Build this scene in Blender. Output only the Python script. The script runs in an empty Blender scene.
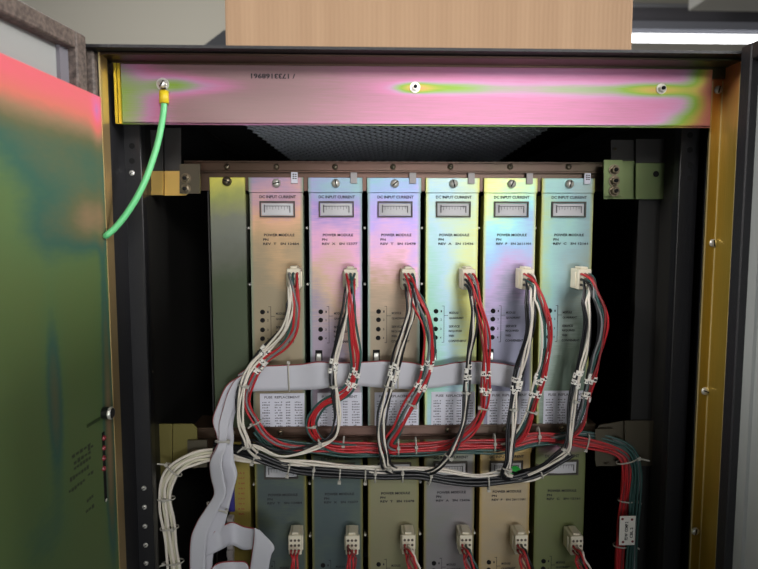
import bpy, bmesh, math, random
from mathutils import Vector, Matrix
RND = random.Random(11)
SC = bpy.context.scene
COL = SC.collection

# ------------------------------------------------------------------ survey of the place
FPX, CX, CY = 600.0, 379.0, 284.5            # focal length and centre of a 758 x 569 frame
TB = 52.5 / 600.0
PB = math.atan(TB)
YA = math.atan(-0.035 * math.cos(PB))
CAM = Vector((0, -0.6, 1.65))
RV = Vector((math.cos(YA), math.sin(YA), 0))
FH = Vector((-math.sin(YA), math.cos(YA), 0))
FV = FH * math.cos(PB) + Vector((0, 0, -math.sin(PB)))
UV = FH * math.sin(PB) + Vector((0, 0, math.cos(PB)))

def ray(px, py):
    return RV * ((px - CX) / FPX) + UV * (-(py - CY) / FPX) + FV
def W(px, py, D):                             # point on the upright plane D metres in front of the lens
    r = ray(px, py); return CAM + r * (D / r.y)
def WX(px, py, X):                            # point on an upright plane running front to back
    r = ray(px, py); return CAM + r * ((X - CAM.x) / r.x)
def WZ(px, py, Z):
    r = ray(px, py); return CAM + r * ((Z - CAM.z) / r.z)

# ------------------------------------------------------------------ materials
def lin(c):
    def f(v):
        v /= 255.0
        return v / 12.92 if v <= 0.04045 else ((v + 0.055) / 1.055) ** 2.4
    return (f(c[0]), f(c[1]), f(c[2]), 1.0)

def mat(name, col, rough=0.5, metal=0.0, bump=0.0, bscale=200.0, vary=0.0, vscale=30.0, spec=0.5, stretch=(1, 1, 1), emit=None, coat=0):
    m = bpy.data.materials.new(name); m.use_nodes = True
    nt = m.node_tree; b = nt.nodes['Principled BSDF']
    b.inputs['Base Color'].default_value = lin(col)
    b.inputs['Roughness'].default_value = rough
    b.inputs['Metallic'].default_value = metal
    b.inputs['Specular IOR Level'].default_value = spec
    if coat: b.inputs['Coat Weight'].default_value = coat
    if emit:
        b.inputs['Emission Color'].default_value = lin(col); b.inputs['Emission Strength'].default_value = emit
    if bump or vary:
        tc = nt.nodes.new('ShaderNodeTexCoord'); mp = nt.nodes.new('ShaderNodeMapping')
        mp.inputs['Scale'].default_value = stretch
        nt.links.new(tc.outputs['Object'], mp.inputs['Vector'])
    if vary:
        n = nt.nodes.new('ShaderNodeTexNoise'); n.inputs['Scale'].default_value = vscale; n.inputs['Detail'].default_value = 4
        nt.links.new(mp.outputs['Vector'], n.inputs['Vector'])
        r = nt.nodes.new('ShaderNodeValToRGB')
        c = lin(col)
        r.color_ramp.elements[0].position = 0.3; r.color_ramp.elements[1].position = 0.7
        r.color_ramp.elements[0].color = (c[0] * (1 - vary), c[1] * (1 - vary), c[2] * (1 - vary), 1)
        r.color_ramp.elements[1].color = (min(1, c[0] * (1 + vary)), min(1, c[1] * (1 + vary)), min(1, c[2] * (1 + vary)), 1)
        nt.links.new(n.outputs['Fac'], r.inputs['Fac']); nt.links.new(r.outputs['Color'], b.inputs['Base Color'])
    if bump:
        n = nt.nodes.new('ShaderNodeTexNoise'); n.inputs['Scale'].default_value = bscale; n.inputs['Detail'].default_value = 3
        nt.links.new(mp.outputs['Vector'], n.inputs['Vector'])
        bp = nt.nodes.new('ShaderNodeBump'); bp.inputs['Strength'].default_value = bump; bp.inputs['Distance'].default_value = 0.001
        nt.links.new(n.outputs['Fac'], bp.inputs['Height']); nt.links.new(bp.outputs['Normal'], b.inputs['Normal'])
    return m

def chromate(name, stops, lin_c=(0.5, 0, 0, 0), blobs=(), amp=0.25, nscale=14, seed=0, rough=0.36, metal=0.75,
             edge=None, axes='xz', brush=(1, 1, 1), brush_amt=0.08):
    """Yellow-chromate plating: a film-thickness field picks the colour.  lin_c = const, a, b, c*|a|."""
    m = bpy.data.materials.new(name); m.use_nodes = True
    nt = m.node_tree; N = nt.nodes; L = nt.links; b = N['Principled BSDF']
    b.inputs['Roughness'].default_value = rough; b.inputs['Metallic'].default_value = metal
    tc = N.new('ShaderNodeTexCoord'); sp = N.new('ShaderNodeSeparateXYZ'); L.new(tc.outputs['Object'], sp.inputs[0])
    A = sp.outputs['xyz'.index(axes[0])]; B = sp.outputs['xyz'.index(axes[1])]
    def mth(op, a, c=None, d=None):
        n = N.new('ShaderNodeMath'); n.operation = op
        for i, v in enumerate((a, c, d)):
            if v is None: continue
            if isinstance(v, (int, float)): n.inputs[i].default_value = v
            else: L.new(v, n.inputs[i])
        return n.outputs[0]
    f = mth('MULTIPLY_ADD', A, lin_c[1], lin_c[0])
    f = mth('ADD', f, mth('MULTIPLY', B, lin_c[2]))
    for (ca, cb, sa, sb, am) in blobs:
        u = mth('MULTIPLY', mth('SUBTRACT', A, ca), 1 / sa); v = mth('MULTIPLY', mth('SUBTRACT', B, cb), 1 / sb)
        s = mth('ADD', mth('MULTIPLY', u, u), mth('MULTIPLY', v, v))
        e = mth('EXPONENT', mth('MULTIPLY', s, -1.0))
        f = mth('MULTIPLY_ADD', e, am, f)
    mp = N.new('ShaderNodeMapping'); mp.inputs['Location'].default_value = (seed * 1.7, seed * 0.9, seed * 2.3)
    L.new(tc.outputs['Object'], mp.inputs['Vector'])
    nz = N.new('ShaderNodeTexNoise'); nz.inputs['Scale'].default_value = nscale; nz.inputs['Detail'].default_value = 3
    L.new(mp.outputs['Vector'], nz.inputs['Vector'])
    f = mth('MULTIPLY_ADD', mth('SUBTRACT', nz.outputs['Fac'], 0.5), amp * 2, f)
    mb = N.new('ShaderNodeMapping'); mb.inputs['Scale'].default_value = brush; L.new(tc.outputs['Object'], mb.inputs['Vector'])
    nb = N.new('ShaderNodeTexNoise'); nb.inputs['Scale'].default_value = 90; nb.inputs['Detail'].default_value = 5
    L.new(mb.outputs['Vector'], nb.inputs['Vector'])
    f = mth('MULTIPLY_ADD', mth('SUBTRACT', nb.outputs['Fac'], 0.5), brush_amt * 2, f)
    rp = N.new('ShaderNodeValToRGB'); cr = rp.color_ramp
    cr.elements[0].position = stops[0][0]; cr.elements[0].color = lin(stops[0][1])
    cr.elements[1].position = stops[-1][0]; cr.elements[1].color = lin(stops[-1][1])
    for p, c in stops[1:-1]:
        e = cr.elements.new(p); e.color = lin(c)
    L.new(f, rp.inputs['Fac']); out = rp.outputs['Color']
    if edge:
        hw, wd, ecol = edge
        k = mth('SMOOTH_MIN', mth('MAXIMUM', mth('MULTIPLY', mth('SUBTRACT', mth('ABSOLUTE', A), hw - wd), 1 / wd), 0.0), 1.0, 0.1)
        mx = N.new('ShaderNodeMix'); mx.data_type = 'RGBA'
        L.new(k, mx.inputs['Factor']); L.new(out, mx.inputs['A']); mx.inputs['B'].default_value = lin(ecol)
        out = mx.outputs['Result']
    L.new(out, b.inputs['Base Color'])
    bp = N.new('ShaderNodeBump'); bp.inputs['Strength'].default_value = 0.06; bp.inputs['Distance'].default_value = 0.0006
    L.new(nb.outputs['Fac'], bp.inputs['Height']); L.new(bp.outputs['Normal'], b.inputs['Normal'])
    return m

M = {}
M['black_paint'] = mat('black_textured_paint', (26, 26, 30), 0.5, 0, 0.5, 900)
M['black_frame'] = mat('worn_black_paint', (92, 82, 76), 0.6, 0, 0.6, 700, 0.55, 320)
M['rail'] = mat('black_rail_paint', (19, 19, 22), 0.42, 0, 0.2, 900)
M['inner_wall'] = mat('dark_interior_steel', (24, 23, 21), 0.55, 0.1, 0.1, 300)
M['void'] = mat('dark_back_panel', (14, 14, 14), 0.8)
M['hole'] = mat('hole_black', (4, 4, 4), 0.9)
M['grey_panel'] = mat('grey_door_panel', (150, 154, 152), 0.55, 0, 0.05, 500)
M['mesh'] = mat('expanded_steel', (226, 230, 238), 0.4, 0.1)
M['zinc'] = mat('bright_zinc', (224, 222, 214), 0.33, 0.6)
M['screw_dark'] = mat('dull_screw', (120, 110, 92), 0.35, 0.85)
M['bronze'] = chromate('bronze_chromate', [(0.0, (66, 52, 40)), (0.35, (82, 64, 50)), (0.6, (112, 86, 76)), (0.8, (98, 80, 70)), (1, (82, 82, 58))], (0.55, 1.6, 0, 0), (), 0.3, 9, 3, 0.4, 0.6, brush=(0.3, 1, 4))
M['ink'] = mat('printed_ink', (36, 34, 40), 0.7)
M['red_ink'] = mat('red_ink', (150, 62, 50), 0.7)
M['plug'] = mat('nylon_plug', (226, 218, 196), 0.45)
M['red'] = mat('red_insulation', (186, 40, 46), 0.38)
M['darkred'] = mat('brown_red_insulation', (128, 48, 50), 0.4)
M['black'] = mat('black_insulation', (24, 24, 28), 0.35)
M['white'] = mat('white_insulation', (226, 218, 205), 0.4)
M['grey'] = mat('grey_insulation', (120, 122, 124), 0.4)
M['green'] = mat('dark_green_insulation', (50, 84, 80), 0.4)
M['cream'] = mat('cream_insulation', (206, 202, 178), 0.42)
M['ground'] = mat('green_ground_insulation', (104, 200, 132), 0.35)
M['yellow'] = mat('yellow_sleeve', (226, 200, 40), 0.4)
M['tie'] = mat('nylon_tie', (178, 174, 164), 0.4)
M['sleeve'] = mat('white_marker_sleeve', (238, 234, 226), 0.5)
M['paper'] = mat('label_paper', (214, 214, 226), 0.6)
M['greypaper'] = mat('grey_tag_paper', (170, 165, 165), 0.6)
M['meterface'] = mat('meter_face', (196, 195, 198), 0.3)
M['meterframe'] = mat('meter_frame', (70, 64, 58), 0.5, 0.1)
M['clear_green'] = mat('green_dot', (40, 190, 70), 0.5)
M['blue'] = mat('blue_strip', (48, 44, 120), 0.4)
M['scale_ink'] = mat('meter_scale_ink', (96, 94, 98), 0.6)
M['pale_ink'] = mat('pale_print_ink', (104, 102, 112), 0.7)
M['pin'] = mat('pin_recess', (92, 82, 72), 0.8)
M['led'] = mat('red_lens', (140, 52, 60), 0.25, 0, coat=0.5)
M['latch_black'] = mat('latch_black', (20, 20, 22), 0.35)
M['wall'] = mat('painted_wall', (196, 192, 180), 0.9, 0, 0.05, 60)
M['ceil'] = mat('ceiling_paint', (150, 150, 150), 0.9)
M['floor'] = mat('concrete_floor', (120, 116, 110), 0.8, 0, 0.1, 40, 0.15, 6)
M['pipe'] = mat('grey_conduit', (186, 188, 194), 0.4, 0.4)
M['pipe_dark'] = mat('dark_conduit', (112, 111, 118), 0.6)
M['duct'] = mat('light_duct', (232, 232, 228), 0.6)
M['tube'] = mat('lamp_tube', (255, 255, 255), 0.5, emit=3.2)
M['case'] = mat('dark_grey_case', (64, 66, 70), 0.7)
M['cable_jacket'] = mat('black_cable_jacket', (17, 17, 21), 0.4)

def card_mat():
    m = bpy.data.materials.new('cardboard'); m.use_nodes = True
    nt = m.node_tree; N = nt.nodes; L = nt.links; b = N['Principled BSDF']; b.inputs['Roughness'].default_value = 0.85
    tc = N.new('ShaderNodeTexCoord')
    mp = N.new('ShaderNodeMapping'); mp.inputs['Scale'].default_value = (60, 60, 3); L.new(tc.outputs['Object'], mp.inputs[0])
    n = N.new('ShaderNodeTexNoise'); n.inputs['Scale'].default_value = 1.1; n.inputs['Detail'].default_value = 3; L.new(mp.outputs[0], n.inputs['Vector'])
    r = N.new('ShaderNodeValToRGB')
    r.color_ramp.elements[0].position = 0.3; r.color_ramp.elements[0].color = lin((150, 121, 93))
    r.color_ramp.elements[1].position = 0.72; r.color_ramp.elements[1].color = lin((160, 131, 102))
    L.new(n.outputs['Fac'], r.inputs[0]); L.new(r.outputs[0], b.inputs['Base Color'])
    w = N.new('ShaderNodeTexWave'); w.inputs['Scale'].default_value = 75; w.inputs['Distortion'].default_value = 0.6; L.new(tc.outputs['Object'], w.inputs['Vector'])
    bp = N.new('ShaderNodeBump'); bp.inputs['Strength'].default_value = 0.12; bp.inputs['Distance'].default_value = 0.0015
    L.new(w.outputs['Fac'], bp.inputs['Height']); L.new(bp.outputs[0], b.inputs['Normal'])
    return m
M['card'] = card_mat()

def ribbon_mat():
    m = bpy.data.materials.new('ribbon_cable_grey'); m.use_nodes = True
    nt = m.node_tree; N = nt.nodes; L = nt.links; b = N['Principled BSDF']; b.inputs['Roughness'].default_value = 0.45
    uv = N.new('ShaderNodeUVMap'); s = N.new('ShaderNodeSeparateXYZ'); L.new(uv.outputs[0], s.inputs[0])
    mu = N.new('ShaderNodeMath'); mu.operation = 'MULTIPLY'; mu.inputs[1].default_value = 2 * math.pi * 26; L.new(s.outputs[1], mu.inputs[0])
    si = N.new('ShaderNodeMath'); si.operation = 'SINE'; L.new(mu.outputs[0], si.inputs[0])
    ab = N.new('ShaderNodeMath'); ab.operation = 'ABSOLUTE'; L.new(si.outputs[0], ab.inputs[0])
    bp = N.new('ShaderNodeBump'); bp.inputs['Strength'].default_value = 0.25; bp.inputs['Distance'].default_value = 0.0006
    L.new(ab.outputs[0], bp.inputs['Height']); L.new(bp.outputs[0], b.inputs['Normal'])
    r = N.new('ShaderNodeValToRGB'); r.color_ramp.interpolation = 'CONSTANT'
    r.color_ramp.elements[0].color = lin((150, 62, 66)); r.color_ramp.elements[0].position = 0
    r.color_ramp.elements[1].color = lin((198, 198, 206)); r.color_ramp.elements[1].position = 0.035
    L.new(s.outputs[1], r.inputs[0]); L.new(r.outputs[0], b.inputs['Base Color'])
    return m
M['ribbon'] = ribbon_mat()

# ------------------------------------------------------------------ mesh builder
class MB:
    def __init__(s): s.bm = bmesh.new(); s.uv = None
    def box(s, a, b, mi=0, bev=0.0, seg=1):
        x0, x1 = sorted((a[0], b[0])); y0, y1 = sorted((a[1], b[1])); z0, z1 = sorted((a[2], b[2]))
        v = [s.bm.verts.new(p) for p in ((x0, y0, z0), (x1, y0, z0), (x1, y1, z0), (x0, y1, z0), (x0, y0, z1), (x1, y0, z1), (x1, y1, z1), (x0, y1, z1))]
        fs = [s.bm.faces.new([v[i] for i in q]) for q in ((0, 1, 5, 4), (1, 2, 6, 5), (2, 3, 7, 6), (3, 0, 4, 7), (4, 5, 6, 7), (3, 2, 1, 0))]
        for f in fs: f.material_index = mi
        if bev:
            es = list({e for f in fs for e in f.edges})
            r = bmesh.ops.bevel(s.bm, geom=es, offset=bev, segments=seg, affect='EDGES', profile=0.5)
            for f in r['faces']: f.material_index = mi
        return s
    def prism(s, poly, d, mi=0):                       # polygon of points extruded by vector d
        d = Vector(d)
        a = [s.bm.verts.new(p) for p in poly]; b = [s.bm.verts.new(Vector(p) + d) for p in poly]
        fs = [s.bm.faces.new(a), s.bm.faces.new(b[::-1])]
        n = len(a)
        for i in range(n): fs.append(s.bm.faces.new((a[i], b[i], b[(i + 1) % n], a[(i + 1) % n])))
        for f in fs: f.material_index = mi
        bmesh.ops.recalc_face_normals(s.bm, faces=fs)
        return s
    def lathe(s, c, axis, prof, seg=14, mi=0, smooth=True):   # prof: (radius, height along axis)
        axis = Vector(axis).normalized(); c = Vector(c)
        u = axis.orthogonal().normalized(); w = axis.cross(u)
        rings = []
        for r, h in prof:
            if r <= 1e-7: rings.append([s.bm.verts.new(c + axis * h)])
            else: rings.append([s.bm.verts.new(c + axis * h + (u * math.cos(2 * math.pi * k / seg) + w * math.sin(2 * math.pi * k / seg)) * r) for k in range(seg)])
        for A, B in zip(rings, rings[1:]):
            for k in range(seg):
                k2 = (k + 1) % seg
                q = ([A[0]] if len(A) == 1 else [A[k], A[k2]]) + ([B[0]] if len(B) == 1 else [B[k2], B[k]])
                if len(q) >= 3:
                    f = s.bm.faces.new(q); f.material_index = mi; f.smooth = smooth
        return s
    def cyl(s, c, axis, r, h, seg=14, mi=0, bev=0.0):
        b = bev or r * 0.12
        return s.lathe(c, axis, [(0, 0), (r, 0), (r, h - b), (r - b, h), (0, h)], seg, mi, False)
    def tube(s, P, r, seg=7, mi=0, rx=None, cap=True):
        rx = rx or r; n = len(P); rings = []
        t = (P[1] - P[0]).normalized(); u = t.cross(Vector((0, 1, 0)))
        if u.length < 0.1: u = Vector((1, 0, 0))
        u.normalize()
        for i, p in enumerate(P):
            t = (P[min(i + 1, n - 1)] - P[max(i - 1, 0)]).normalized()
            u = (u - t * u.dot(t)); u.normalize(); w = t.cross(u)
            rings.append([s.bm.verts.new(p + u * math.cos(2 * math.pi * k / seg) * rx + w * math.sin(2 * math.pi * k / seg) * r) for k in range(seg)])
        for A, B in zip(rings, rings[1:]):
            for k in range(seg):
                f = s.bm.faces.new((A[k], A[(k + 1) % seg], B[(k + 1) % seg], B[k])); f.smooth = True; f.material_index = mi
        if cap:
            for rg in (rings[0][::-1], rings[-1]):
                f = s.bm.faces.new(rg); f.material_index = mi
        return rings
    def strip(s, A, B, mi=0):                           # ribbon between two edge curves, with uv (along, across)
        uv = s.bm.loops.layers.uv.verify()
        nc = 6; rows = []
        for p, q in zip(A, B): rows.append([s.bm.verts.new(p.lerp(q, k / nc)) for k in range(nc + 1)])
        for i in range(len(rows) - 1):
            for k in range(nc):
                vs = (rows[i][k], rows[i + 1][k], rows[i + 1][k + 1], rows[i][k + 1])
                f = s.bm.faces.new(vs); f.smooth = True; f.material_index = mi
                for lp, (uu, vv) in zip(f.loops, ((i, k), (i + 1, k), (i + 1, k + 1), (i, k + 1))): lp[uv].uv = (uu / len(rows), vv / nc)
        return s
    def mesh(s, name, mats, origin=None):
        bmesh.ops.recalc_face_normals(s.bm, faces=s.bm.faces[:])
        me = bpy.data.meshes.new(name)
        if origin is not None: bmesh.ops.translate(s.bm, verts=s.bm.verts[:], vec=-Vector(origin))
        s.bm.to_mesh(me); s.bm.free()
        for m in (mats if isinstance(mats, (list, tuple)) else [mats]): me.materials.append(m)
        return me

ORIG = {}
def root(name, loc, label, cat, group=None):
    o = bpy.data.objects.new(name, None); COL.objects.link(o); o.location = loc; o.empty_display_size = 0.02
    o['label'] = label; o['category'] = cat
    if group: o['group'] = group
    ORIG[o.name] = Vector(loc)
    return o
def part(name, mb, mats, parent, local=False, label=None):
    """a mesh built in world (or thing-local) coordinates, hung on its thing or part"""
    org = ORIG[parent.name]
    me = mb if isinstance(mb, bpy.types.Mesh) else mb.mesh(name, mats, None if local else org)
    o = bpy.data.objects.new(name, me); COL.objects.link(o); o.parent = parent
    if label: o['label'] = label
    ORIG[o.name] = org
    return o
def single(name, mb, mats, label=None, cat=None, loc=(0, 0, 0), kind=None, group=None):
    me = mb.mesh(name, mats, loc)
    o = bpy.data.objects.new(name, me); COL.objects.link(o); o.location = loc
    if label: o['label'] = label
    if cat: o['category'] = cat
    if kind: o['kind'] = kind
    if group: o['group'] = group
    return o

TXT = {}
def text_mesh(body, w, h=None, lines=False):
    """lettering as a flat mesh in x-z, left-bottom at 0,0, stretched to w x h"""
    key = (body, round(w, 5), h)
    if key in TXT: return TXT[key]
    cu = bpy.data.curves.new('lettering', 'FONT'); cu.body = body; cu.size = 1; cu.resolution_u = 2; cu.offset = 0.028
    ob = bpy.data.objects.new('lettering', cu); COL.objects.link(ob)
    bpy.context.view_layer.update()
    me = bpy.data.meshes.new_from_object(ob.evaluated_get(bpy.context.evaluated_depsgraph_get()))
    bpy.data.objects.remove(ob)
    xs = [v.co.x for v in me.vertices]; ys = [v.co.y for v in me.vertices]
    x0, y0 = min(xs), min(ys); sx = w / (max(xs) - x0); sy = (h / (max(ys) - y0)) if h else sx
    TXT[key] = ([((v.co.x - x0) * sx, (v.co.y - y0) * sy) for v in me.vertices], [tuple(p.vertices) for p in me.polygons])
    return TXT[key]
def put_text(mb, body, x, y, z, w, h, mi=0, flip=False, mapf=None):
    vs, fs = text_mesh(body, w, h)
    def pos(a, b):
        if flip: a, b = w - a, (h or 0) - b
        return mapf(a, b) if mapf else (x + a, y, z + b)
    bv = [mb.bm.verts.new(pos(a, b)) for a, b in vs]
    for f in fs:
        try: g = mb.bm.faces.new([bv[i] for i in f]); g.material_index = mi
        except ValueError: pass

def cat(pts, n=7):
    """Catmull-Rom through the points"""
    P = [Vector(p) for p in pts]; P = [P[0] * 2 - P[1]] + P + [P[-1] * 2 - P[-2]]; out = []
    for i in range(1, len(P) - 2):
        a, b, c, d = P[i - 1:i + 3]
        for k in range(n):
            t = k / n
            out.append(0.5 * (2 * b + (c - a) * t + (2 * a - 5 * b + 4 * c - d) * t * t + (3 * b - a - 3 * c + d) * t ** 3))
    out.append(P[-2]); return out
def pxpath(pts, n=7): return cat([W(*p) for p in pts], n)
def shift(P, u, v, wob=0.0, seed=0):
    """move a path sideways (u, in the picture of the front) and forwards (v); optional slow wobble"""
    out = []; s = None; n = len(P)
    for i, p in enumerate(P):
        t = (P[min(i + 1, n - 1)] - P[max(i - 1, 0)]).normalized()
        c = t.cross(Vector((0, 1, 0)))
        if c.length > 0.25 or s is None: s = c.normalized() if c.length > 1e-4 else Vector((1, 0, 0))
        s = (s - t * s.dot(t)).normalized(); nn = t.cross(s)
        a = wob * math.sin(i * 0.33 + seed * 2.1); b = wob * math.cos(i * 0.27 + seed * 1.3)
        out.append(p + s * (u + a) + nn * (v + b))
    return out
WR = 0.00112
def wire(parent, P, colr, r=WR, name='wire'):
    mb = MB(); mb.tube(P, r, 7)
    return part(name, mb, M[colr], parent)
def sleeve(parent, P, i, ln=0.0048, r=0.0019, seed=0):
    """printed marker sleeve around a wire at sample i"""
    i = max(1, min(len(P) - 2, i)); t = (P[i + 1] - P[i - 1]).normalized(); c = P[i]
    mb = MB(); q = [c + t * (ln * (k / 4 - 0.5)) for k in range(5)]
    mb.tube(q, r, 10)
    rr = random.Random(seed)
    mb.bm.faces.ensure_lookup_table()
    for k, f in enumerate(mb.bm.faces):
        f.smooth = False
        if 10 <= k < 30 and rr.random() < 0.34: f.material_index = 1
    return part('wire_marker', mb, [M['sleeve'], M['ink']], parent)
def tie(parent, c, t, ru, rv, wd=0.0015, head=(0, -1), tail=0.0):
    """cable tie: an oval band round a bundle running along t, with its square head"""
    c = Vector(c); t = Vector(t).normalized(); s = t.cross(Vector((0, 1, 0))).normalized(); n = s.cross(t)
    mb = MB(); ring = []
    sg = 18
    R4 = []
    for k in range(sg):
        a = 2 * math.pi * k / sg
        d = s * math.cos(a) * ru + n * math.sin(a) * rv; e = s * math.cos(a) * (ru + 0.0005) + n * math.sin(a) * (rv + 0.0005)
        R4.append([mb.bm.verts.new(c + q + t * w) for q, w in ((d, -wd / 2), (e, -wd / 2), (e, wd / 2), (d, wd / 2))])
    for k in range(sg):
        A, B = R4[k], R4[(k + 1) % sg]
        for j in range(4): mb.bm.faces.new((A[j], A[(j + 1) % 4], B[(j + 1) % 4], B[j])).smooth = True
    h = s * head[0] * ru + n * head[1] * rv
    hv = c + h
    k = 0.0014
    M3 = Matrix((s, n, t)).transposed()
    vs = [mb.bm.verts.new(hv + M3 @ Vector((a * k, b * k, d * k * 1.1))) for a in (-1, 1) for b in (-1, 1) for d in (-1, 1)]
    for q in ((0, 1, 3, 2), (4, 6, 7, 5), (0, 4, 5, 1), (2, 3, 7, 6), (0, 2, 6, 4), (1, 5, 7, 3)): mb.bm.faces.new([vs[i] for i in q])
    if tail:
        d = (h.normalized() + t * 0.3 + n * -0.5).normalized()
        mb.tube([hv, hv + d * tail * 0.5, hv + d * tail], 0.0005, 5, rx=0.0009)
    return part('cable_tie', mb, M['tie'], parent)
def tie_at(parent, P, i, ru, rv, off=(0, 0), **k):
    i = max(1, min(len(P) - 2, i)); t = P[i + 1] - P[i - 1]
    q = shift(P[i - 1:i + 2], *off)[1]
    return tie(parent, q, t, ru, rv, **k)
def nearest(P, px, py, D):
    w = W(px, py, D); return min(range(len(P)), key=lambda i: (P[i].x - w.x) ** 2 + (P[i].z - w.z) ** 2)

def screw(parent, c, r=0.0034, axis=(0, -1, 0), h=0.0022, name='screw', m='zinc', slot=0.6, hexa=False):
    mb = MB(); c = Vector(c); ax = Vector(axis)
    if hexa:
        mb.lathe(c, ax, [(0, 0), (r * 1.35, 0), (r * 1.35, h * 0.3), (0, h * 0.3)], 16, 0, False)
        mb.lathe(c, ax, [(r, h * 0.25), (r, h), (r * 0.8, h * 1.15), (0, h * 1.15)], 6, 0, False)
        mb.lathe(c, ax, [(r * 0.5, h * 1.1), (r * 0.5, h * 1.5), (0, h * 1.6)], 10, 1)
    else:
        mb.lathe(c, ax, [(0, 0), (r, 0), (r, h * 0.5), (r * 0.75, h * 0.9), (0, h)], 16)
        u = Vector((math.cos(slot), 0, math.sin(slot))) if abs(ax.y) > 0.5 else Vector((0, math.cos(slot), math.sin(slot)))
        w = ax.cross(u).normalized(); p = c + ax * (h * 0.93); k = r * 0.8; t = r * 0.14
        mb.prism([p + u * k + w * t, p - u * k + w * t, p - u * k - w * t, p + u * k - w * t], ax * (h * 0.12), 1)
    return part(name, mb, [M[m], M['hole']], parent)

# ------------------------------------------------------------------ room
FZ = 0.0
wb = MB(); wb.box((-3.2, 2.7, 0), (3.6, 2.8, 3.4)); single('wall_back', wb, M['wall'], kind='structure')
fl = MB(); fl.box((-3.2, -3.2, -0.1), (3.6, 2.8, 0)); single('floor', fl, M['floor'], kind='structure')
ce = MB(); ce.box((-3.2, -3.2, 3.4), (3.6, 2.8, 3.5)); single('ceiling', ce, M['ceil'], kind='structure')

# strip light hung from the ceiling, conduits beyond it
q0 = W(600, 36.5, 2.2); q1 = W(800, 41, 2.2); zt = (q0.z + q1.z) / 2; yl = q0.y
lt = root('strip_light', ((q0.x + q1.x) / 2, yl, zt), 'long glowing fluorescent strip light in background right of the cardboard box', 'light')
la, lb = q0.x - 0.3, q1.x + 0.5
mb = MB(); mb.tube([Vector((la, yl, zt)), Vector((lb, yl, zt))], 0.0155, 12); part('lamp_tube', mb, M['tube'], lt)
mb = MB(); mb.prism([(la - 0.06, yl - 0.045, zt + 0.018), (la - 0.06, yl - 0.03, zt + 0.05), (la - 0.06, yl + 0.03, zt + 0.05), (la - 0.06, yl + 0.045, zt + 0.018), (la - 0.06, yl + 0.028, zt + 0.047), (la - 0.06, yl - 0.028, zt + 0.047)], (lb - la + 0.12, 0, 0)); part('reflector', mb, mat('grey_reflector', (112, 114, 122), 0.7), lt)
for x in (la - 0.02, lb + 0.02):
    mb = MB(); mb.box((x - 0.02, yl - 0.025, zt - 0.02), (x + 0.02, yl + 0.025, zt + 0.052), 0, 0.006); part('lamp_holder', mb, M['duct'], lt)
    mb = MB(); mb.tube([Vector((x, yl, zt + 0.05)), Vector((x, yl, zt + 0.3)), Vector((x, yl, 3.4))], 0.006, 8); part('hanger_rod', mb, M['pipe'], lt)
z2 = W(690, 18, 3.25).z
mb = MB(); mb.tube([Vector((0.6, 2.652, z2)), Vector((2.9, 2.652, z2))], 0.05, 16)
single('conduit', mb, M['pipe_dark'], 'dark horizontal pipe just above the strip light in background', 'pipe', (0.6, 2.652, z2))
z3 = W(690, 7, 3.28).z
mb = MB(); mb.tube([Vector((0.6, 2.684, z3)), Vector((2.0, 2.684, z3)), Vector((2.9, 2.684, z3))], 0.018, 12)
single('thin_pipe', mb, M['pipe'], 'thin light grey horizontal pipe high in background beside the box', 'pipe', (0.6, 2.684, z3))
a, b = W(664, 8, 3.29), W(640, 29, 3.29)
mb = MB(); mb.tube([a, a.lerp(b, 0.5), b], 0.014, 8); single('brace', mb, M['pipe'], 'short slanted grey brace between pipes next to the box corner', 'brace', b)
mb = MB(); a = W(688, 11, 2.9)
mb.box((a.x, a.y - 1.0, a.z), (a.x + 1.0, a.y, a.z + 0.35), 0, 0.004)
single('air_duct', mb, M['duct'], 'pale air duct corner at the upper right edge of the picture', 'duct', a)
mb = MB(); a = W(203, 46, 1.7); b = W(224, 30, 1.7); c_ = W(222, 60, 1.7)
mb.prism([(a.x - 0.02, a.y, a.z - 0.25), (a.x, a.y, a.z), (b.x, b.y, b.z), (b.x + 0.5, b.y, b.z + 0.02), (b.x + 0.5, b.y, a.z - 0.25)], (0, 0.35, 0))
cb = root('dark_case', (a.x, a.y, 0), 'dark grey sloped case behind left edge of the cardboard box', 'case')
part('lid', mb, M['case'], cb)
mb = MB(); mb.box((a.x - 0.02, a.y, 0), (b.x + 0.5, a.y + 0.35, a.z - 0.25), 0, 0.01); part('body', mb, M['case'], cb)

# ------------------------------------------------------------------ cabinet
Y = lambda D: D - 0.6
FE = 0.500                                   # front edge of the plated frame
FL = 0.525                                   # its flange
XL = W(102, 150, FE).x; XR = W(739, 150, FE).x
ZT = W(420, 55.5, FE).z
XO = W(88, 80, FE).x; XP = W(749, 80, FE).x   # outer faces of the cabinet
ZTOP = W(420, 48.5, 0.49).z
cab = root('equipment_cabinet', ((XL + XR) / 2, Y(0.8), 0), 'open black equipment cabinet with gold and pink plated frame and doors', 'cabinet')
mb = MB(); mb.box((XO, Y(0.488), ZT + 0.0008), (XP, Y(1.25), ZTOP), 0, 0.002, 2); part('top_panel', mb, M['black_paint'], cab)
mb = MB(); mb.box((XO, Y(0.494), 0.05), (XL - 0.0012, Y(1.25), ZT), 0, 0.0015); part('side_panel', mb, M['black_frame'], cab)
mb = MB(); mb.box((XR + 0.0012, Y(0.494), 0.05), (XP, Y(1.25), ZT), 0, 0.0015); part('side_panel', mb, M['black_paint'], cab)
mb = MB(); mb.box((XL, Y(1.235), 0.05), (XR, Y(1.25), ZT)); part('back_panel', mb, M['void'], cab)
mb = MB(); mb.box((XO, Y(0.5), 0), (XP, Y(1.25), 0.05)); part('base', mb, M['black_paint'], cab)

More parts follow.
